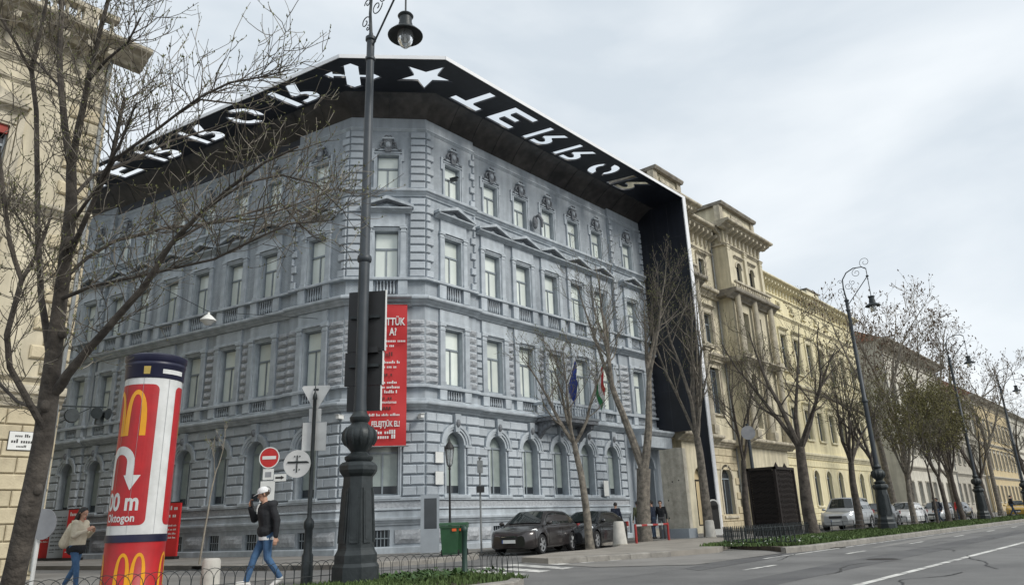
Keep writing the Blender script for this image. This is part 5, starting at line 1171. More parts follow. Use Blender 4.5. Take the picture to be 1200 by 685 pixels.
b = MB(); b.lathe([(.001, 0), (.30, 0), (.30, .015), (.001, .015)], 32, 'sign_red', T((0, -.03, 3.18)) @ Rx(R(90)), cap=False); obj('disc', b, o, VN)
b = MB(); b.lathe([(.30, 0), (.33, 0), (.33, .017), (.30, .017)], 32, 'sign_white', T((0, -.03, 3.18)) @ Rx(R(90)), cap=False); b.box(-.22, .22, -.052, -.046, 3.13, 3.23, 'sign_white'); obj('white_bar', b, o, VN)
b = MB(); b.box(-.17, .17, -.045, -.03, 2.50, 2.83, 'sign_white'); b.box(-.10, .10, -.05, -.045, 2.58, 2.74, 'print_grey'); obj('small_plate', b, o, VN)
b = MB(); b.box(.19, .58, -.045, -.03, 2.44, 2.66, 'sign_white'); b.prism([(.24, 2.52), (.42, 2.52), (.42, 2.49), (.53, 2.55), (.42, 2.61), (.42, 2.58), (.24, 2.58)], -.05, -.045, 'print_black'); obj('arrow_plate', b, o, VN)
b = MB(); b.box(-.23, .23, -.045, -.03, 1.82, 2.46, 'sign_white'); arch_ring(b, .11, .13, 2.18, -.05, -.045, 'print_grey', 12, 0, 2*math.pi); b.box(-.03, .03, -.05, -.045, 2.12, 2.24, 'print_grey'); obj('lower_plate', b, o, VN)
o = thing('disc_sign', 'grey round sign back on a short pale post left of the woman', 'traffic sign', (4.50, 15.75, 0)); VD = Rz(R(-58))
b = MB(); b.tube([(0, 0, -.05), (0.0, 0, 1.45)], .035, 8, 'sign_white'); obj('post', b, o)
b = MB(); b.lathe([(.001, 0), (.27, 0), (.27, .015), (.001, .015)], 28, 'print_grey', T((.10, -.04, 1.22)) @ Rx(R(90)), cap=False); obj('disc', b, o, VD)
o = thing('sign_post', 'thin grey pole with small boxes between the bins and the parked hatchback', 'pole', (19.8, 19.55, 0)); b = MB(); b.tube([(0, 0, -.05), (0, 0, 3.35)], .035, 8, 'galv'); obj('post', b, o)
b = MB(); b.box(-.10, .10, -.14, -.03, 2.75, 3.20, 'galv'); b.box(-.14, .14, -.16, -.03, 2.05, 2.28, 'plastic_black'); b.ell((0, -.1, 3.3), (.07, .07, .05), 'galv', 8, 5); obj('box', b, o, Rz(R(-40)))
o = thing('street_lantern', 'small candelabra lantern before the museum wall behind the green bins', 'lantern', (19.15, 20.5, 0))
b = MB(); b.lathe([(.12, -.05), (.12, .3), (.07, .4), (.055, .9), (.07, .95), (.045, 1.1), (.032, 2.9), (.05, 2.95), (.03, 3.05)], 12, 'plastic_black'); obj('post', b, o, smooth=True)
b = MB(); b.lathe([(.05, 3.05), (.10, 3.12), (.17, 3.65), (.175, 3.68)], 12, 'lamp_glass', cap=False); obj('lantern_glass', b, o)
b = MB(); b.lathe([(.19, 3.68), (.19, 3.72), (.13, 3.85), (.05, 3.95), (.03, 4.05), (.002, 4.12)], 12, 'plastic_black')
for k in range(6):
    a = math.pi*k/3; b.tube([(.05*math.cos(a), .05*math.sin(a), 3.03), (.11*math.cos(a), .11*math.sin(a), 3.14), (.18*math.cos(a), .18*math.sin(a), 3.68), (.11*math.cos(a), .11*math.sin(a), 3.82)], .010, 5, 'plastic_black')
obj('lantern_frame', b, o)
o = thing('grey_post', 'slim grey post with a round board among the trees right of the blade', 'pole', (34.6, 15.6, 0)); b = MB(); b.lathe([(.26, -.05), (.26, .25), (.22, .3), (.17, 1.1), (.10, 1.2), (.075, 4.4), (.075, 5.2)], 12, 'iron_grey'); obj('post', b, o, smooth=True)
b = MB(); b.lathe([(.001, 0), (.34, 0), (.34, .02), (.001, .02)], 24, 'print_grey', T((0, -.09, 4.75)) @ Rx(R(90)), cap=False); obj('disc', b, o, Rz(R(-60)))
# ------------------------------------------------------------------ pavement furniture
def bin_(label, loc, rz, wm):
    o = thing('wheeled_bin', label, 'bin', loc, rz, 'green wheeled bins'); b = MB()
    b.add([(-.24, -.26, .06), (.24, -.26, .06), (.24, .24, .10), (-.24, .24, .10), (-.30, -.34, .92), (.30, -.34, .92), (.30, .32, .92), (-.30, .32, .92)], [(0, 3, 2, 1), (4, 5, 6, 7), (0, 1, 5, 4), (1, 2, 6, 5), (2, 3, 7, 6), (3, 0, 4, 7)], wm); b.box(-.32, .32, -.36, .34, .86, .93, wm); obj('body', b, o)
    b = MB(); b.prism([(-.38, .935), (.36, .935), (.36, .97), (.1, 1.03), (-.25, 1.01), (-.38, .965)], -.33, .33, wm, axis='x'); obj('lid', b, o)
    b = MB(); b.tube([(-.26, .40, .98), (.26, .40, .98)], .018, 6, 'plastic_black'); obj('handle', b, o)
    for sx in (-1, 1): b = MB(); b.lathe([(.10, -.025), (.10, .025)], 14, 'tyre', T((sx*.27, .26, .10)) @ Ry(R(90))); obj('wheel', b, o)
    b = MB(); b.box(.08, .22, -.372, -.365, .76, .84, 'orange'); obj('sticker', b, o); return o
bin_('front green wheeled bin with an orange sticker beside the grey totem', (16.85, 18.05, 0), R(-45), 'bin_green'); bin_('rear green wheeled bin half hidden behind the other bin', (17.38, 18.22, 0), R(-50), 'bin_green')
o = thing('info_totem', 'grey information totem with a dark screen at the museum corner', 'totem', (17.95, 20.25, 0), R(-42)); b = MB(); b.box(-.33, .33, -.12, .12, 0, 2.0, 'panel_grey'); obj('case', b, o); b = MB(); b.box(-.20, .24, -.126, -.121, .85, 1.88, 'dark_glass'); obj('screen', b, o); b = MB(); b.box(-.35, .35, -.14, .14, 0, .06, 'galv'); obj('foot', b, o)
o = thing('green_post', 'short dark green bollard post at the tip of the hoop fence', 'bollard', (10.42, 10.75, 0)); b = MB(); b.lathe([(.075, -.05), (.075, .06), (.055, .09), (.052, .80), (.068, .83), (.068, .87), (.05, .91), (.002, .93)], 12, 'post_green'); obj('shaft', b, o, smooth=True)
def bollard(label, loc, h, r0, r1): 
    o = thing('concrete_bollard', label, 'bollard', loc, 0, 'pale concrete bollards'); b = MB(); b.lathe([(r0, -.05), (r0, .03), (r1, h-.05), (r1-.02, h-.01), (r1-.05, h), (.002, h+.005)], 20, 'concrete_pale'); obj('body', b, o, smooth=True); b = MB(); b.lathe([(r0+.02, -.05), (r0+.02, .02), (r0, .03)], 20, 'concrete'); obj('foot', b, o)
bollard('pale conical concrete bollard beside the black car', (24.6, 16.8, .01), .85, .28, .20); bollard('pale concrete bollard behind the hoop fence left of the walking man', (6.75, 13.6, 0), .52, .17, .16); bollard('small concrete bollard at the foot of the black blade', (32.3, 17.0, 0), .75, .24, .2)
def rail(label, a, b_):
    a, b_ = Vector(a), Vector(b_); o = thing('barrier_rail', label, 'railing', a, math.atan2(b_.y-a.y, b_.x-a.x)); L = (b_-a).length
    for x in (0, L): m = MB(); m.tube([(x, 0, -.05), (x, 0, .72)], .05, 10, 'rail_red'); obj('post', m, o)
    n = 6
    for k in range(n): m = MB(); m.tube([(L*k/n, 0, .66), (L*(k+1)/n, 0, .66)], .042, 10, 'rail_white' if k % 2 == 0 else 'rail_red'); obj('rail_section', m, o)
rail('red and white tubular rail behind the twin stemmed tree', (25.6, 16.7, .01), (28.9, 17.2, .01))
o = thing('concrete_slab', 'upright weathered slab of concrete wall standing before the entrance', 'wall segment', (31.9, 18.35, 0)); b = MB()
ys = [-.62+.155*k for k in range(9)]; rg = random.Random(2)
for sgn, x in ((-1, -.16), (1, .16)):
    g = [(x+sgn*rg.uniform(0, .02), y, z+(0 if 0 < z < 4 else 0)+(rg.uniform(-.05, .03) if z > 4 else 0)) for z in (0, .6, 1.2, 1.8, 2.4, 3.0, 3.6, 4.1) for y in ys]
    b.add(g, [(j*9+i, j*9+i+1, (j+1)*9+i+1, (j+1)*9+i) for j in range(7) for i in range(8)], 'slab_concrete')
b.box(-.155, .155, -.63, -.618, 0, 4.08, 'slab_concrete'); b.box(-.155, .155, .612, .63, 0, 4.08, 'slab_concrete'); b.box(-.15, .15, -.615, .61, 4.04, 4.09, 'slab_concrete'); obj('slab', b, o)
b = MB(); b.box(-.5, .30, -.75, .75, -.02, .42, 'panel_grey'); obj('plinth', b, o)
b = MB()
for (y, z) in ((.05, 2.55), (-.30, 2.6), (.4, .9), (.35, 1.7)): b.lathe([(.035, 0), (.035, .01)], 10, 'board_black', T((-.182, y, z)) @ Ry(R(90)))
obj('bolt_hole', b, o)
o = thing('chain_curtain', 'dark rusty curtain of iron chains on a frame in the street', 'monument', (33.4, 14.0, 0))
b = MB()
for x in (0, 2.1): b.box(x, x+.12, 0, .12, 0, 3.0, 'rust'); b.box(x, x+.12, 1.28, 1.4, 0, 3.0, 'rust')
b.box(0, 2.22, 0, .12, 2.88, 3.0, 'rust'); b.box(0, 2.22, 1.28, 1.4, 2.88, 3.0, 'rust'); b.box(0, .12, .12, 1.28, 2.88, 3.0, 'rust'); b.box(0, 2.22, 0, 1.4, -.02, .10, 'rust'); b.box(.16, 2.1, .14, .20, 0, 2.9, 'board_black'); b.box(.14, .20, .22, 1.28, 0, 2.9, 'board_black')
for x in (.3, 1.3): b.lathe([(.10, 3.0), (.002, 3.22)], 6, 'rust', T((x, .06, 0)))
obj('frame', b, o)
_ch = MB(); 
for k in range(24): _ch.box(-.019, .019, -.012, .012, .12+k*.115, .12+k*.115+.10, 'rust', Rz(R(90*(k % 2))))
chm = _ch.mesh('chain')
for k in range(38): obj('chain', chm, o, T((.15+k*.052, .06, random.uniform(-.05, .05))))
for k in range(22): obj('chain', chm, o, T((.06, .14+k*.052, random.uniform(-.05, .05))) @ Rz(R(90)))
o = thing('arched_plaque', 'small arched notice board with pale frame at the foot of the blade', 'sign', (35.6, 18.4, 0), R(-50)); b = MB(); b.box(-.30, .30, 0, .05, 0, 1.45, 'sign_white'); b.lathe([(.001, 0), (.30, 0), (.30, .05), (.001, .05)], 28, 'sign_white', T((0, .05, 1.45)) @ Rx(R(90)), cap=False); obj('frame', b, o)
b = MB(); b.box(-.23, .23, -.008, 0, .30, 1.45, 'print_black'); b.lathe([(.001, 0), (.23, 0), (.23, .008), (.001, .008)], 24, 'print_black', T((0, .0, 1.45)) @ Rx(R(90)), cap=False); obj('board', b, o)
# red and grey exhibition panels along the side of the museum
def panel(label, s, m, head):
    p = CLP+DL*s-Vector((DL.y, -DL.x, 0))*1.25; o = thing('exhibition_panel', label, 'panel', (p.x, p.y, 0), math.atan2(XL.y, XL.x)+R(14), 'panels along the museum side'); b = MB(); b.box(-.48, .48, -.05, .05, .12, 2.25, m); obj('board', b, o); b = MB(); b.box(-.5, .5, -.15, .15, -.02, .12, 'board_black'); b.box(-.50, .50, -.055, .055, 2.25, 2.29, 'board_black'); obj('foot', b, o)
    b = MB(); mm = 'ad_white' if m != 'panel_grey' else 'print_black'
    if head: greek(b, -.36, .34, 1.96, .17, mm, T((0, -.056, 0))); greek(b, -.22, .25, 1.66, .17, mm, T((0, -.056, 0)))
    for k in range(9 if not head else 4): greek(b, -.38, .36, 1.30-k*.16 if head else 1.9-k*.18, .07, mm, T((0, -.056, 0)))
    greek(b, -.38, -.1, .35, .06, mm, T((0, -.056, 0))); obj('print', b, o)
panel('red exhibition panel just right of the advertising column', 8.2, 'banner_red', True); panel('red exhibition panel directly behind the woman in cream', 15.0, 'banner_red', True); panel('grey text panel between the two far red panels', 16.3, 'panel_grey', False); panel('farthest red exhibition panel beside the left house', 17.6, 'banner_red', True)
# ------------------------------------------------------------------ fences
def hoop_fence(label, pts, w_=.36, st=.18, h=.42):
    o = thing('hoop_fence', label, 'fence', (pts[0][0], pts[0][1], 0)); off = Vector((pts[0][0], pts[0][1], 0)); q = MB(); q.tube([(0, 0, 0)]+[(0, w_*.5*(1-math.cos(math.pi*k/8)), h*.62+h*.38*math.sin(math.pi*k/8)) for k in range(9)]+[(0, w_, 0)], .0055, 5, 'iron', cap=False); hm = q.mesh('hoop')
    for a, b in zip(pts, pts[1:]):
        a, b = Vector((*a, 0)), Vector((*b, 0)); L = (b-a).length; an = math.atan2(b.y-a.y, b.x-a.x)-math.pi/2; n = int(L/st)
        for k in range(n): p = a+(b-a)*(k/n)-off; obj('hoop', hm, o, T(p) @ Rz(an))
        r = MB(); r.tube([a-off+Vector((0, 0, .16)), b-off+Vector((0, 0, .16))], .006, 5, 'iron'); obj('rail', r, o)
hoop_fence('low wire hoop fence along the back of the near grass strip', [(2.0, 12.05), (8.8, 12.05), (10.35, 11.75), (10.85, 10.7), (10.55, 9.6)])
def picket_fence(label, pts):
    o = thing('picket_fence', label, 'fence', (pts[0][0], pts[0][1], 0)); off = Vector((pts[0][0], pts[0][1], 0)); q = MB(); q.box(-.016, .016, -.012, .012, 0, .52, 'iron'); q.prism([(-.016, .52), (.016, .52), (0, .57)], -.012, .012, 'iron'); pm = q.mesh('picket')
    for a, b in zip(pts, pts[1:]):
        a, b = Vector((*a, 0)), Vector((*b, 0)); L = (b-a).length; an = math.atan2(b.y-a.y, b.x-a.x); n = int(L/.15)
        for k in range(n): obj('picket', pm, o, T(a+(b-a)*(k/n)-off) @ Rz(an))
        for z in (.10, .44): r = MB(); r.tube([a-off+Vector((0, 0, z)), b-off+Vector((0, 0, z))], .014, 6, 'iron'); obj('rail', r, o)
picket_fence('low iron picket fence round the flowering strip before the chain curtain', [(23.2, 9.4), (23.6, 11.6), (24.6, 12.45), (33.5, 12.55)])
o = thing('wire_fence', 'low dark wire fence behind the grass strip on the right', 'fence', (34.0, 12.6, 0)); b = MB()
for k in range(40): b.tube([(k*1.5, 0, 0), (k*1.5, 0, .5)], .018, 5, 'iron')
for z in (.12, .3, .47): b.tube([(0, 0, z), (58.5, 0, z)], .012, 4, 'iron')
obj('wire_run', b, o, kind='stuff')
# ------------------------------------------------------------------ things hung on or between the buildings
o = thing('pendant_lamp', 'white dome lamp hung on a wire across the side street', 'lamp', (11.5, 25.0, 8.3)); b = MB(); b.lathe([(.03, .30), (.05, .22), (.12, .17), (.27, .02), (.28, -.02), (.20, -.05), (.12, -.16), (.002, -.19)], 20, 'sign_white'); obj('dome', b, o, smooth=True)
b = MB(); b.tube([(-5.2, -1.0, 1.5), (0, 0, .32), (5.2, .9, 1.2)], .012, 5, 'iron'); obj('cable', b, o)
o = thing('wall_bracket', 'iron wall arm with horn loudspeakers at the corner of the left house', 'loudspeaker', (6.45, 22.3, 4.4)); b = MB(); b.tube([(0, 0, 0), (1.1, -.1, .05)], .022, 6, 'iron'); b.tube([(0, 0, -.45), (.7, -.05, .0)], .014, 6, 'iron'); b.lathe([(.18, -.05), (.20, 0), (.18, .05)], 14, 'iron', T((.25, -.08, -.25)) @ Rx(R(90))); obj('arm', b, o)
for k, a in enumerate((-40, 40)): b = MB(); b.lathe([(.03, 0), (.05, .10), (.15, .22), (.16, .24)], 14, 'iron', T((.95, -.1, -.12)) @ Rz(R(a)) @ Rx(R(100))); obj('horn', b, o)
b = MB(); b.box(.85, 1.05, -.16, -.04, -.45, -.05, 'iron'); obj('hanger', b, o)
def flag(label, x, cols, rz):
    o = thing('flag', label, 'flag', (x, 21.2, 6.0), rz); b = MB(); b.tube([(0, .3, -.3), (0, -.75, 2.3)], .025, 6, 'sign_white'); obj('pole', b, o); n = 8; vs = []; b = MB()
    for i, c in enumerate(cols):
        vs = []
        for j in range(n+1):
            for e in (i/len(cols), (i+1)/len(cols)):
                t = j/n; q = Vector((0, .3-1.05*(.98-.42*e), -.3+2.6*(.98-.42*e))); vs.append((q.x+.10*math.sin(t*6+e*3)+.28*t*(.5+e*.3), q.y-.05*t, q.z-1.15*t+.05*math.sin(t*9)))
        b.add(vs, [(2*j, 2*j+1, 2*j+3, 2*j+2) for j in range(n)], c)
    obj('cloth', b, o, smooth=True)
flag('blue European flag on a pole over the museum balcony', 27.3, ['flag_blue'], 0); flag('red white and green Hungarian flag over the museum balcony', 29.5, ['flag_red', 'flag_white', 'flag_green'], 0)
def camera_box(label, p, rz, m='sign_white'):
    o = thing('security_camera', label, 'camera', p, rz); b = MB(); b.box(-.07, .07, -.42, -.08, -.07, .07, m); b.box(-.085, .085, -.48, -.06, .07, .085, m); obj('housing', b, o); b = MB(); b.tube([(0, .05, .0), (0, -.15, .0)], .025, 6, 'galv'); b.lathe([(.07, 0), (.07, .03)], 10, 'galv', T((0, .05, 0)) @ Rx(R(90))); obj('arm', b, o)
q = CLP+XC*.06; camera_box('white security camera left of the red banner', (q.x, q.y-.08, 5.15), R(-70)); q = CLP+XC*3.05; camera_box('white security camera right of the red banner', (q.x-.06, q.y-.12, 5.12), R(-20))
camera_box('dark spotlight beside the top corner window on the avenue side', (20.75, 22.1, 16.0), R(20), 'iron')
o = thing('wall_bracket', 'dark wall fitting between two top floor windows of the museum', 'wall fitting', (26.9, 22.3, 15.75)); b = MB(); b.ell((0, -.14, 0), (.16, .14, .38), 'blue_ornament', 10, 8); b.tube([(0, -.1, .25), (.05, -.35, .35), (.25, -.4, .1), (.3, -.35, -.25)], [.08, .1, .09, .06], 8, 'blue_ornament'); obj('body', b, o, smooth=True)
def notice(label, x, z, h): plate('notice_board', label, (x, 22.14, z), 0, .42, h, 'sign_white', None, edge='print_grey')
notice('upper white notice on the pier left of the first ground floor window', 20.12, 3.55, .42); notice('lower white notice on the pier left of the first ground floor window', 20.12, 2.75, .50); notice('white notice between the last two arched windows', 31.55, 2.45, .75)
# ------------------------------------------------------------------ cars (local: +x forward, +y left)
def car(label, loc, rz, paint, L=4.3, W=1.80, H=1.48, roofx=(.30, -1.35), base=(1.05, -2.0), hood=.95, shoulder=.95, nose=.70, suv=False, chrome=False, plate_=True, group='parked cars', cat='car'):
    o = thing('parked_car', label, cat, loc, rz, group); h = L/2; wh = .33 if not suv else .38; wx = (h-.85, -h+.83); hw = W/2; gc = .20 if not suv else .30
    def prof(x):      # half width, shoulder z, centre z
        f = (x+h)/L
        wd = hw*(1-.30*max(0, (f-.90)/.10)**1.8-.20*max(0, (.08-f)/.08)**1.6)
        if x > base[0]-.05: t = (x-(base[0]-.05))/(h-base[0]+.05); zs = shoulder-.03-(shoulder-.06-nose)*t**1.6; zc = hood+.02-(hood-nose+.02)*t**2.0
        else: zs = shoulder+.03*(base[0]-x)/(base[0]+h); zc = zs
        if x < -h+.18: t = (-h+.18-x)/.18; zs -= .16*t*t; zc -= .16*t*t
        if f > .975: t = (f-.975)/.025; zs -= .10*t; zc -= .10*t
        return wd, zs, zc
    xs = sorted(set([round(-h+L*k/40, 3) for k in range(41)]+[round(c+dx, 3) for c in wx for dx in (-.40, -.37, -.33, -.27, -.2, -.1, 0, .1, .2, .27, .33, .37, .40)]))
    rings = []
    for x in xs:
        wd, zs, zc = prof(x); zb = gc
        for c in wx:
            d = abs(x-c); ra = wh+.055
            if d < ra: zb = max(zb, wh+math.sqrt(ra*ra-d*d)*.98)
        if x > h-.12: zb = max(zb, gc+.04)
        zm = max(zb+.02, (gc+zs)*.5); zr = min(zs-.02, zb+.06)
        half = [(0, zb), (wd-.10, zb), (wd-.015, max(zb, min(zr, zm))), (wd, max(zb, zm)), (wd-.012, max(zb, zs-.12)), (wd-.055, zs-.02), (wd-.14, zs+.012), (wd*.5, zc+.004), (0, zc+.012)]
        rings.append([(x, y, z) for y, z in half]+[(x, -y, z) for y, z in half[-2:0:-1]])
    b = MB(); n = len(rings[0]); vs = [p for r in rings for p in r]; fs = [(i*n+k, i*n+(k+1) % n, (i+1)*n+(k+1) % n, (i+1)*n+k) for i in range(len(rings)-1) for k in range(n)]
    fs += [tuple(range(n)), tuple(range(len(vs)-1, len(vs)-n-1, -1))]; b.add(vs, fs, paint)
    # cabin shell
    rx0, rx1 = roofx; bx0, bx1 = base; yb, yr = hw-.10, hw-.30
    secs = [(bx0, shoulder-.01, yb-.10, 0), (bx0-.12, shoulder+.02, yb-.02, .06)]
    def ztop(x):
        if x > rx0: t = (bx0-x)/(bx0-rx0); return shoulder+(H-.03-shoulder)*t**.92
        if x >= rx1: t = (x-rx1)/(rx0-rx1); return H-.03+.03*math.sin(math.pi*t)-.015*(1-t)
        t = (x-bx1)/(rx1-bx1); return shoulder+.06+(H-.045-shoulder-.06)*max(0, t)**.85
    xc = [bx0+(bx1-bx0)*k/24 for k in range(25)]; cr_ = []
    for x in xc:
        zt = ztop(x); f = (zt-shoulder)/(H-shoulder); yt = yb+(yr-yb)*min(1, max(0, f)); pin = 1-.10*max(0, (rx1-x)/(rx1-bx1))
        half = [(yb*pin, shoulder-.02), ((yb+(yt-yb)*.55)*pin, shoulder+(zt-shoulder)*.55), (yt*pin, zt-.055*f), ((yt-.10)*pin, zt-.008), (0, zt+.018*f)]
        cr_.append([(x, y, z) for y, z in half]+[(x, -y, z) for y, z in half[-2::-1]])
    n = 9; vs = [p for r in cr_ for p in r]; fs = [(i*n+k, (i+1)*n+k, (i+1)*n+k+1, i*n+k+1) for i in range(24) for k in range(n-1)]; b.add(vs, fs, paint); obj('body', b, o, smooth=True)
    # glass: side windows follow the cabin sides, screens follow its ends
    def side_pt(x, f, s): 
        zt = ztop(x); k = (zt-shoulder)/(H-shoulder); yt = yb+(yr-yb)*min(1, max(0, k)); pin = 1-.10*max(0, (rx1-x)/(rx1-bx1)); z = shoulder+.02+(zt-.075*k-shoulder-.02)*f; g = (z-shoulder+.02)/(zt-.055*k-shoulder+.02); return (x, s*((yb+(yt-yb)*g)*pin+.008), z)
    pil = [bx0-.28, (rx0+rx1)*.5+.10, rx1+.02, bx1+.38] if not suv else [bx0-.28, (rx0+rx1)*.5+.25, (rx0+rx1)*.5-.75, rx1+.05]
    for s in (-1, 1):
        for a, c in zip(pil, pil[1:]):
            a_, c_ = a-.035, c+.035; w_ = MB(); m = 8; vs = []
            for k in range(m+1):
                x = a_+(c_-a_)*k/m; vs += [side_pt(x, .06, s), side_pt(x, .93, s)]
            w_.add(vs, [(2*k, 2*k+1, 2*k+3, 2*k+2) for k in range(m)], 'car_glass'); obj('side_window', w_, o)
        if chrome:
            q = MB(); q.tube([side_pt(pil[0]+(pil[-1]-pil[0])*k/14, .97, s) for k in range(15)], .014, 5, 'chrome'); obj('chrome_trim', q, o)
    def screen(nm, xa, xb_):
        w_ = MB(); vs = []
        for k in range(7):
            x = xa+(xb_-xa)*k/6; zt = ztop(x); f = (zt-shoulder)/(H-shoulder); yt = yb+(yr-yb)*f-.12; vs += [(x+(.008 if xa > 0 else -.008), -yt, zt+.012), (x+(.008 if xa > 0 else -.008), -yt*.4, zt+.026), (x+(.008 if xa > 0 else -.008), yt*.4, zt+.026), (x+(.008 if xa > 0 else -.008), yt, zt+.012)]
        w_.add(vs, [(4*k+j, 4*k+j+1, 4*k+j+5, 4*k+j+4) for k in range(6) for j in range(3)], 'car_glass'); obj(nm, w_, o, smooth=True)
    screen('windscreen', bx0-.10, rx0+.06); screen('rear_window', rx1-.08, bx1+.16)
    # wheels
    for x in wx:
        for s in (-1, 1):
            w_ = MB(); w_.lathe([(wh-.10, -.10), (wh-.02, -.10), (wh, -.075), (wh, .075), (wh-.02, .10), (wh-.10, .10)], 24, 'tyre', cap=False); tw = obj('wheel', w_, o, T((x, s*(hw-.105), wh)) @ Rx(R(-90*s)), smooth=True)
            r_ = MB(); r_.lathe([(wh-.095, .07), (wh-.095, .095), (wh-.115, .09), (wh-.12, .05)], 24, 'rim', cap=False); r_.lathe([(.001, .075), (.06, .085), (.06, .06)], 12, 'rim')
            for k in range(5):
                M = Rz(2*math.pi*k/5); r_.add([(.04, -.03, .085), (wh-.10, -.045, .085), (wh-.10, .045, .085), (.04, .03, .085), (.04, -.03, .05), (wh-.10, -.045, .05), (wh-.10, .045, .05), (.04, .03, .05)], [(0, 1, 2, 3), (0, 4, 5, 1), (3, 2, 6, 7)], 'rim', M)
            r_.lathe([(.001, .03), (wh-.11, .03)], 20, 'plastic_black', cap=False); obj('rim', r_, tw)
    # lamps, grille, bumper, plates, mirrors, handles
    for s in (-1, 1):
        q = MB(); q.add([(h-.10, s*(hw-.50), nose-.07), (h-.16, s*(hw-.22), nose-.05), (h-.52, s*(hw-.025), nose+.08), (h-.50, s*(hw-.06), nose+.15), (h-.30, s*(hw-.20), nose+.10), (h-.17, s*(hw-.48), nose+.035)], [(0, 1, 2, 3, 4, 5)], 'head_lamp'); q.v = [(x+.022, y+s*.012, z+.012) for x, y, z in q.v]; obj('headlight', q, o)
        q = MB(); q.box(-h-.012, -h+.22, s*(hw-.14)-.10, s*(hw-.14)+.10, shoulder-.18, shoulder+.02, 'tail_lamp'); obj('tail_light', q, o)
        q = MB(); q.ell((bx0-.18, s*(hw+.07), shoulder+.09), (.07, .11, .075), paint, 10, 6); q.tube([(bx0-.20, s*(hw-.06), shoulder+.02), (bx0-.18, s*(hw+.04), shoulder+.06)], .025, 6, 'plastic_black'); obj('mirror', q, o, smooth=True)
        for x in (pil[1]+.18, pil[2]+.16): q = MB(); q.box(x-.09, x+.09, s*hw-.012, s*hw+.022, shoulder-.13, shoulder-.10, 'chrome' if chrome else paint); obj('door_handle', q, o)
        for x in (pil[0]-.02, pil[1], pil[2]): q = MB(); q.box(x-.006, x+.006, min(s*(hw-.004), s*(hw+.002)), max(s*(hw-.004), s*(hw+.002)), gc+.14, shoulder-.10, 'plastic_black'); obj('door_gap', q, o)
    q = MB(); q.box(h-.10, h+.012, -hw+.58, hw-.58, nose-.20, nose-.06, 'plastic_black'); q.box(h+.006, h+.02, -hw+.62, hw-.62, nose-.10, nose-.08, 'chrome'); obj('grille', q, o)
    q = MB(); q.box(h-.14, h-.012, -hw+.38, hw-.38, gc+.06, gc+.17, 'plastic_black'); obj('air_intake', q, o)
    if plate_:
        q = MB(); q.box(h+.015, h+.03, -.26, .26, gc+.20, gc+.31, 'sign_white'); q.box(h+.0155, h+.031, -.26, -.22, gc+.20, gc+.31, 'sign_blue'); obj('number_plate', q, o)
        q = MB(); q.box(-h-.03, -h-.012, -.26, .26, gc+.42, gc+.53, 'sign_white'); obj('number_plate', q, o)
    for s in (-1, 1): q = MB(); q.lathe([(.001, 0), (.055, 0), (.05, .02)], 12, 'head_lamp', T((h-.10, s*(hw-.32), gc+.12)) @ Ry(R(90))); obj('fog_lamp', q, o)
    return o
ZC = ZR+.004
car('dark brown hatchback facing the camera at the kerb', (21.6, 18.45, ZC), R(194), 'car_brown')
car('black car with chrome window line behind the brown hatchback', (25.3, 18.7, ZC), R(194), 'car_black', L=4.6, H=1.44, roofx=(.15, -1.2), base=(1.15, -2.15), chrome=True)
car('silver off-road car parked behind the street trees', (45.6, 15.2, ZC), R(182), 'car_silver', L=4.5, W=1.86, H=1.82, roofx=(.55, -1.95), base=(1.1, -2.2), hood=1.08, shoulder=1.08, nose=.88, suv=True)
car('dark grey car right behind the silver off-road car', (51.0, 15.2, ZC), R(181), 'car_grey'); car('white car partly hidden by the second lamp base', (56.2, 14.9, ZC), R(180), 'car_white', H=1.5)
car('grey car far down the row of parked cars', (66.0, 15.2, ZC), R(180), 'car_silver'); car('yellow taxi at the far right end of the avenue', (86.0, 12.9, ZC), R(186), 'car_yellow'); car('dark car parked beyond the third lamp', (72.0, 15.2, ZC), R(180), 'car_black')

# ------------------------------------------------------------------ people: one continuous skin grown from tapered limbs
def capsule(mb, a, b, ra, rb, n=12):
    a, b = Vector(a), Vector(b); d = (b-a); L = d.length; d = d.normalized() if L > 1e-6 else Vector((0, 0, 1)); pts = []; rad = []
    for k in range(4): t = math.pi/2*(1-k/4); pts.append(a-d*ra*math.sin(t)); rad.append(max(1e-3, ra*math.cos(t)))
    pts.append(a); rad.append(ra); pts.append(b); rad.append(rb)
    for k in range(1, 5): t = math.pi/2*k/4; pts.append(b+d*rb*math.sin(t)); rad.append(max(1e-3, rb*math.cos(t)))
    mb.tube(pts, rad, n, 'skin')
def hand(segs, wrist, d, nrm, side, curl, mat_='skin'):
    """palm, four fingers of unequal length, thumb from the side of the palm; d = pointing direction, nrm = palm normal"""
    w_ = Vector(wrist); d = Vector(d).normalized(); nrm = (Vector(nrm)-d*Vector(nrm).dot(d)).normalized(); ac = d.cross(nrm)*side
    for q in (-.022, 0, .022): segs.append((w_+ac*q*.7, w_+d*.085+ac*q*1.15, .019, .017, mat_))
    for i, (q, l) in enumerate(((.031, .066), (.011, .076), (-.010, .070), (-.030, .055))):
        p = w_+d*.090+ac*q; a = curl*.5; d1 = d*math.cos(a)+nrm*math.sin(a); p1 = p+d1*l*.5; a2 = curl*1.25; d2 = d*math.cos(a2)+nrm*math.sin(a2); p2 = p1+d2*l*.32; a3 = curl*1.8; d3 = d*math.cos(a3)+nrm*math.sin(a3)
        segs += [(p, p1, .0098, .009, mat_), (p1, p2, .009, .0085, mat_), (p2, p2+d3*l*.22, .0085, .0075, mat_)]
    t0 = w_+d*.03+ac*.026; t1 = t0+(d*.6+ac*.7+nrm*.25).normalized()*.045; t2 = t1+(d*.9+ac*.15+nrm*.5).normalized()*.035; segs += [(t0, t1, .013, .011, mat_), (t1, t2, .011, .009, mat_)]
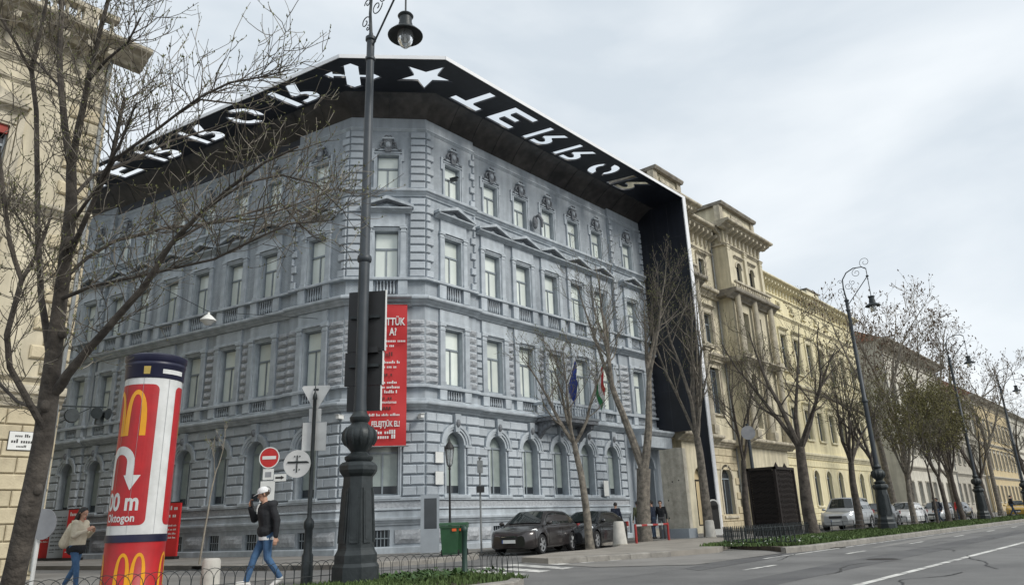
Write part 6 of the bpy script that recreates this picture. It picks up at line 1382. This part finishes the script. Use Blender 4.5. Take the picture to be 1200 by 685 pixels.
def person(label, loc, rz, H, J, cols, hair='hair', vox=.0125, female=False, cap=None, longhair=False, group=None, bulk=1.0, tb=None, extra=None, long_coat=None):
    """J: joints in metres for a 1.75 m figure, x forward, y left, z up"""
    top, legs, shoe = cols; segs = []; s = bulk; u = tb or bulk
    hip = Vector(J.get('pelvis', (0, 0, .95))); ch = Vector(J.get('chest', (0.01, 0, 1.28))); nk = Vector(J.get('neck', (.02, 0, 1.47))); hd = Vector(J.get('head', (.045, 0, 1.635)))
    face = Vector(J.get('face', (1, 0, -.05))).normalized(); lat = Vector((0, 0, 1)).cross(face).normalized(); upv = face.cross(lat)
    segs += [(hip+Vector((0, .075, .0)), hip+Vector((0, -.075, 0)), .112*s, .112*s, legs), (hip+Vector((0, .06, .09)), hip+Vector((0, -.06, .09)), .112*u, .112*u, top)]
    for y in (-.075, 0, .075): segs.append((hip+Vector((0, y*.85, .10)), ch+Vector((0, y*1.05, .0)), .105*u, .118*u, top))
    sh = {}
    for sd, y in (('l', 1), ('r', -1)):
        S = Vector(J.get('sh_'+sd, (ch.x+.0, y*.178*(.9 if female else 1), 1.425))); E = Vector(J['el_'+sd]); Wr = Vector(J['wr_'+sd]); sh[sd] = S
        segs += [(ch+Vector((0, y*.08, .06)), S, .105*u, .072*u, top), (nk+Vector((-.01, 0, -.05)), S, .06*u, .06*u, top), (S, E, .060*u, .050*u, top), (E, Wr, .049*u, .036*u, top), (Wr, Wr+(Wr-E).normalized()*.02, .026, .025, 'skin')]
        hdv = Vector(J.get('hd_'+sd, (Wr-E))).normalized(); hand(segs, Wr+hdv*.02, hdv, Vector(J.get('pn_'+sd, (0, -y, 0))), y, J.get('cu_'+sd, .45))
        Hp = hip+Vector((0, y*.09, -.03)); K = Vector(J['kn_'+sd]); A = Vector(J['an_'+sd]); tv = Vector(J.get('toe_'+sd, (1, 0, 0))).normalized()
        segs += [(Hp, K, .088*s, .064*s, legs), (K, A+Vector((0, 0, .03)), .062*s, .050*s, legs), (A+Vector((0, 0, -.02))-tv*.03, A+tv*.06+Vector((0, 0, -.035)), .045, .043, shoe), (A+tv*.06+Vector((0, 0, -.035)), A+tv*.16+Vector((0, 0, -.05)), .043, .036, shoe), (A-tv*.05+Vector((0, 0, -.05)), A+tv*.14+Vector((0, 0, -.06)), .032, .028, shoe)]
    segs += [(nk+Vector((0, 0, -.04)), hd+upv*-.07, .055, .052, 'skin')]
    # head: cranium, jaw, nose, brow, ears
    segs += [(hd+upv*.035-face*.022, hd+upv*.03+face*.012, .090, .082, 'skin'), (hd-upv*.02+face*.012, hd-upv*.075+face*.045, .066, .045, 'skin'), (hd+face*.085+upv*.012, hd+face*.104-upv*.022, .011, .015, 'skin'), (hd+face*.078+lat*.035+upv*.028, hd+face*.078-lat*.035+upv*.028, .017, .017, 'skin'), (hd+face*.082-upv*.055+lat*.014, hd+face*.082-upv*.055-lat*.014, .011, .011, 'skin')]
    for y in (1, -1): segs.append((hd+lat*y*.084-face*.012+upv*.015, hd+lat*y*.084-face*.014-upv*.022, .016, .012, 'skin'))
    if long_coat: 
        for y in (-.08, .0, .08): segs.append((hip+Vector((0, y, .05)), hip+Vector((0, y*1.3, -long_coat)), .10*s, .11*s, top))
    if extra: segs += extra
    b = MB()
    for a, c, ra, rb, m in segs: capsule(b, a, c, ra, rb)
    tmp = bpy.data.objects.new('tmp', b.mesh('tmp')); COL.objects.link(tmp); md = tmp.modifiers.new('r', 'REMESH'); md.mode = 'VOXEL'; md.voxel_size = vox; ms = tmp.modifiers.new('s', 'SMOOTH'); ms.factor = .5; ms.iterations = 3 if vox > .01 else 4
    me = bpy.data.meshes.new_from_object(tmp.evaluated_get(bpy.context.evaluated_depsgraph_get())); bpy.data.objects.remove(tmp)
    me.materials.clear(); names = []
    for sg in segs:
        if sg[4] not in names: names.append(sg[4])
    for nm in names: me.materials.append(MATS[nm])
    pre = [(Vector(a), Vector(c)-Vector(a), max(1e-9, (Vector(c)-Vector(a)).length_squared), ra, rb, names.index(m)) for a, c, ra, rb, m in segs]; mi = []
    for p in me.polygons:
        q = p.center; best = 1e9; bi = 0
        for a, d, l2, ra, rb, i in pre:
            e = q-a; t = e.dot(d)/l2; t = 0.0 if t < 0 else (1.0 if t > 1 else t); ds = (e-d*t).length-(ra+(rb-ra)*t)
            if ds < best: best = ds; bi = i
        mi.append(bi)
    me.polygons.foreach_set('material_index', mi); me.polygons.foreach_set('use_smooth', [True]*len(mi)); me.update()
    o = thing('person', label, 'person', loc, rz, group); sc = H/1.75; o.scale = (sc, sc, sc); obj('body', me, o)
    FM = Matrix(((face.x, lat.x, upv.x, hd.x), (face.y, lat.y, upv.y, hd.y), (face.z, lat.z, upv.z, hd.z), (0, 0, 0, 1)))
    q = MB()
    for y in (1, -1): q.ell((.078, y*.032, .012), (.012, .013, .008), 'white_cloth', 8, 5, FM); q.ell((.087, y*.032, .012), (.006, .006, .006), 'print_black', 6, 4, FM)
    obj('eyes', q, o)
    if True:
        q = MB(); vs = []; n, k_ = 16, 9      # hair shell over the cranium
        for i in range(k_+1):
            t = i/k_*math.pi*.66
            for j in range(n):
                a = 2*math.pi*j/n; fr = max(0, math.cos(a)); tt = t*(1-.52*fr); r = .100+.004*math.sin(j*5+i*3)
                vs.append((r*1.08*math.sin(tt)*math.cos(a)-.012, r*.95*math.sin(tt)*math.sin(a), r*1.10*math.cos(tt)+.028))
        q.add(vs, [(i*n+j, i*n+(j+1) % n, (i+1)*n+(j+1) % n, (i+1)*n+j) for i in range(k_) for j in range(n)], hair, FM)
        if longhair:
            for j in range(15):
                a = R(95+170*j/14); p0 = Vector((.09*math.cos(a)-.012, .088*math.sin(a), .0)); q.tube([FM @ p0, FM @ (p0+Vector((-.02, .01*math.sin(a), -.14))), FM @ (p0+Vector((-.035, .02*math.sin(a), -.30))), FM @ (p0+Vector((-.03, .01*math.sin(a), -.42-.03*(j % 3))))], [.026, .032, .028, .008], 6, hair)
        obj('hair', q, o, smooth=True)
    if cap:
        q = MB(); q.lathe([(.102, .035), (.104, .06), (.098, .095), (.075, .128), (.04, .145), (.002, .150)], 20, cap, FM @ T((-.008, 0, .0)), cap=False)
        vs = [(.075, -.085, .045), (.12, -.075, .040), (.165, -.045, .030), (.178, 0, .026), (.165, .045, .030), (.12, .075, .040), (.075, .085, .045)]; vs2 = [(x, y, z+.010) for x, y, z in vs]; m_ = len(vs)
        q.add(vs+vs2, [tuple(range(m_)), tuple(range(2*m_-1, m_-1, -1))]+[(i, i+m_, i+1+m_, i+1) for i in range(m_-1)], cap, FM); obj('cap', q, o, smooth=True)
    return o
STAND = dict(el_l=(-.02, .25, 1.14), wr_l=(.04, .27, .90), el_r=(-.02, -.25, 1.14), wr_r=(.04, -.27, .90), kn_l=(.02, .10, .50), an_l=(0, .11, .09), kn_r=(.02, -.10, .50), an_r=(0, -.11, .09))
def pose(**k): d = dict(STAND); d.update(k); return d
# walking man: right hand with a phone raised to his face, left arm hanging back, mid stride
MAN = pose(pelvis=(0, 0, .94), chest=(.03, 0, 1.26), neck=(.06, 0, 1.45), head=(.105, 0, 1.60), face=(.93, -.12, -.30), sh_l=(-.02, .185, 1.40), sh_r=(.06, -.18, 1.40), el_r=(.20, -.26, 1.17), wr_r=(.30, -.13, 1.37), hd_r=(.05, .15, 1.0), pn_r=(-.6, .75, .0), cu_r=.75, el_l=(-.12, .27, 1.13), wr_l=(-.11, .285, .87), cu_l=.6, pn_l=(.2, -1, 0),
    kn_r=(.18, -.085, .505), an_r=(.29, -.085, .095), kn_l=(-.02, .095, .49), an_l=(-.25, .09, .14), toe_l=(.85, 0, -.5), toe_r=(1, 0, .18))
HEAD_L = math.atan2(.747, -.665)
hood = [((-.10, .07, 1.44), (-.10, -.07, 1.44), .060, .060, 'jacket_black'), ((-.06, .10, 1.46), (.02, .11, 1.44), .045, .040, 'jacket_black'), ((-.02, -.10, 1.46), (.06, -.10, 1.44), .045, .040, 'jacket_black'), ((.02, .05, .96), (.02, -.05, .96), .155, .155, 'jacket_black')]
pm = person('man in white cap, black hooded jacket and blue jeans walking with a phone', (7.42, 12.9, 0), HEAD_L+R(28), 1.76, MAN, ('jacket_black', 'jeans', 'shoe_white'), vox=.0085, cap='white_cloth', bulk=1.08, tb=1.30, extra=hood, hair='hair_brown')
q = MB(); q.lathe([(1, .80), (1.01, .81), (1.0, .86)], 24, 'white_cloth', T((.0, 0, 0)) @ Matrix.Diagonal((.138, .178, 1, 1)), cap=False); obj('shirt_hem', q, pm, smooth=True)
q = MB(); q.tube([(.165, .03, 1.44), (.20, .035, 1.36), (.205, .03, 1.26)], .006, 5, 'sign_white'); q.tube([(.165, -.02, 1.44), (.20, -.025, 1.38), (.205, -.03, 1.30)], .006, 5, 'sign_white'); obj('drawstring', q, pm)
o = thing('phone', 'phone held up to the face of the man in the white cap', 'phone', (7.42, 12.9, 0), HEAD_L+R(28)); q = MB(); q.box(-.005, .005, -.036, .036, -.075, .075, 'plastic_black', T((.285, -.085, 1.47)) @ Rz(R(-30)) @ Ry(R(12))); obj('case', q, o)
WOM = pose(pelvis=(0, 0, .93), face=(1, 0, -.15), el_l=(.06, .24, 1.16), wr_l=(.24, .12, 1.24), hd_l=(.6, -.4, .5), el_r=(.06, -.24, 1.16), wr_r=(.24, -.10, 1.26), hd_r=(.6, .4, .5), kn_r=(.12, -.08, .50), an_r=(.16, -.08, .09), kn_l=(-.06, .08, .49), an_l=(-.24, .08, .15), toe_l=(.9, 0, -.4))
cape = [((-.10, .10, 1.36), (-.20, .14, 1.02), .09, .12, 'cream_cloth'), ((-.10, -.10, 1.36), (-.20, -.14, 1.02), .09, .12, 'cream_cloth'), ((-.06, 0, 1.38), (-.18, 0, 1.04), .11, .13, 'cream_cloth'), ((.02, .07, .90), (.02, -.07, .90), .125, .125, 'jacket_black'), ((-.06, .06, .88), (-.06, -.06, .88), .12, .12, 'jacket_black')]
person('woman with long dark hair, cream shawl and blue jeans at left', (5.20, 15.86, 0), HEAD_L+math.pi-R(8), 1.50, WOM, ('cream_cloth', 'jeans', 'shoe_white'), vox=.0105, female=True, longhair=True, extra=cape, bulk=.98, tb=1.15)
WALK = pose(kn_l=(.16, .09, .51), an_l=(.26, .09, .10), kn_r=(-.02, -.09, .49), an_r=(-.26, -.09, .16), toe_r=(.85, 0, -.5), el_l=(-.10, .25, 1.14), wr_l=(-.02, .27, .90), el_r=(.04, -.25, 1.14), wr_r=(.16, -.25, .93))
person('person in a dark navy coat walking past the black car', (30.2, 20.75, 0), R(10), 1.70, WALK, ('navy_cloth', 'jeans_dark', 'print_black'), bulk=1.05)
person('person in an olive jacket half hidden behind the twin stemmed tree', (30.3, 19.55, 0), R(60), 1.70, STAND, ('olive_cloth', 'grey_cloth', 'print_black'))
person('person in a long dark coat left of the concrete slab', (31.0, 19.2, 0), R(100), 1.72, STAND, ('navy_cloth', 'jeans_dark', 'print_black'), long_coat=.3)
person('second person in black close to the concrete slab', (31.35, 18.95, 0), R(200), 1.70, STAND, ('jacket_black', 'grey_cloth', 'print_black'))
FARM = [('person in black standing beneath the far budding trees', 57.5, 13.3, 1.75), ('second dark figure beneath the far budding trees', 59.5, 13.6, 1.72), ('person in a red top near the third lamp', 64.5, 13.4, 1.66), ('dark figure at the far right by the yellow taxi', 80.0, 12.4, 1.75)]
for k, (lb, x, y, hh) in enumerate(FARM): person(lb, (x, y, ZR if y > 12.7 else 0), R(60+80*k), hh, WALK if k % 2 else STAND, (('jacket_black', 'navy_cloth', 'sign_red', 'jacket_black')[k], 'jeans_dark', 'print_black'), vox=.02, bulk=1.05)
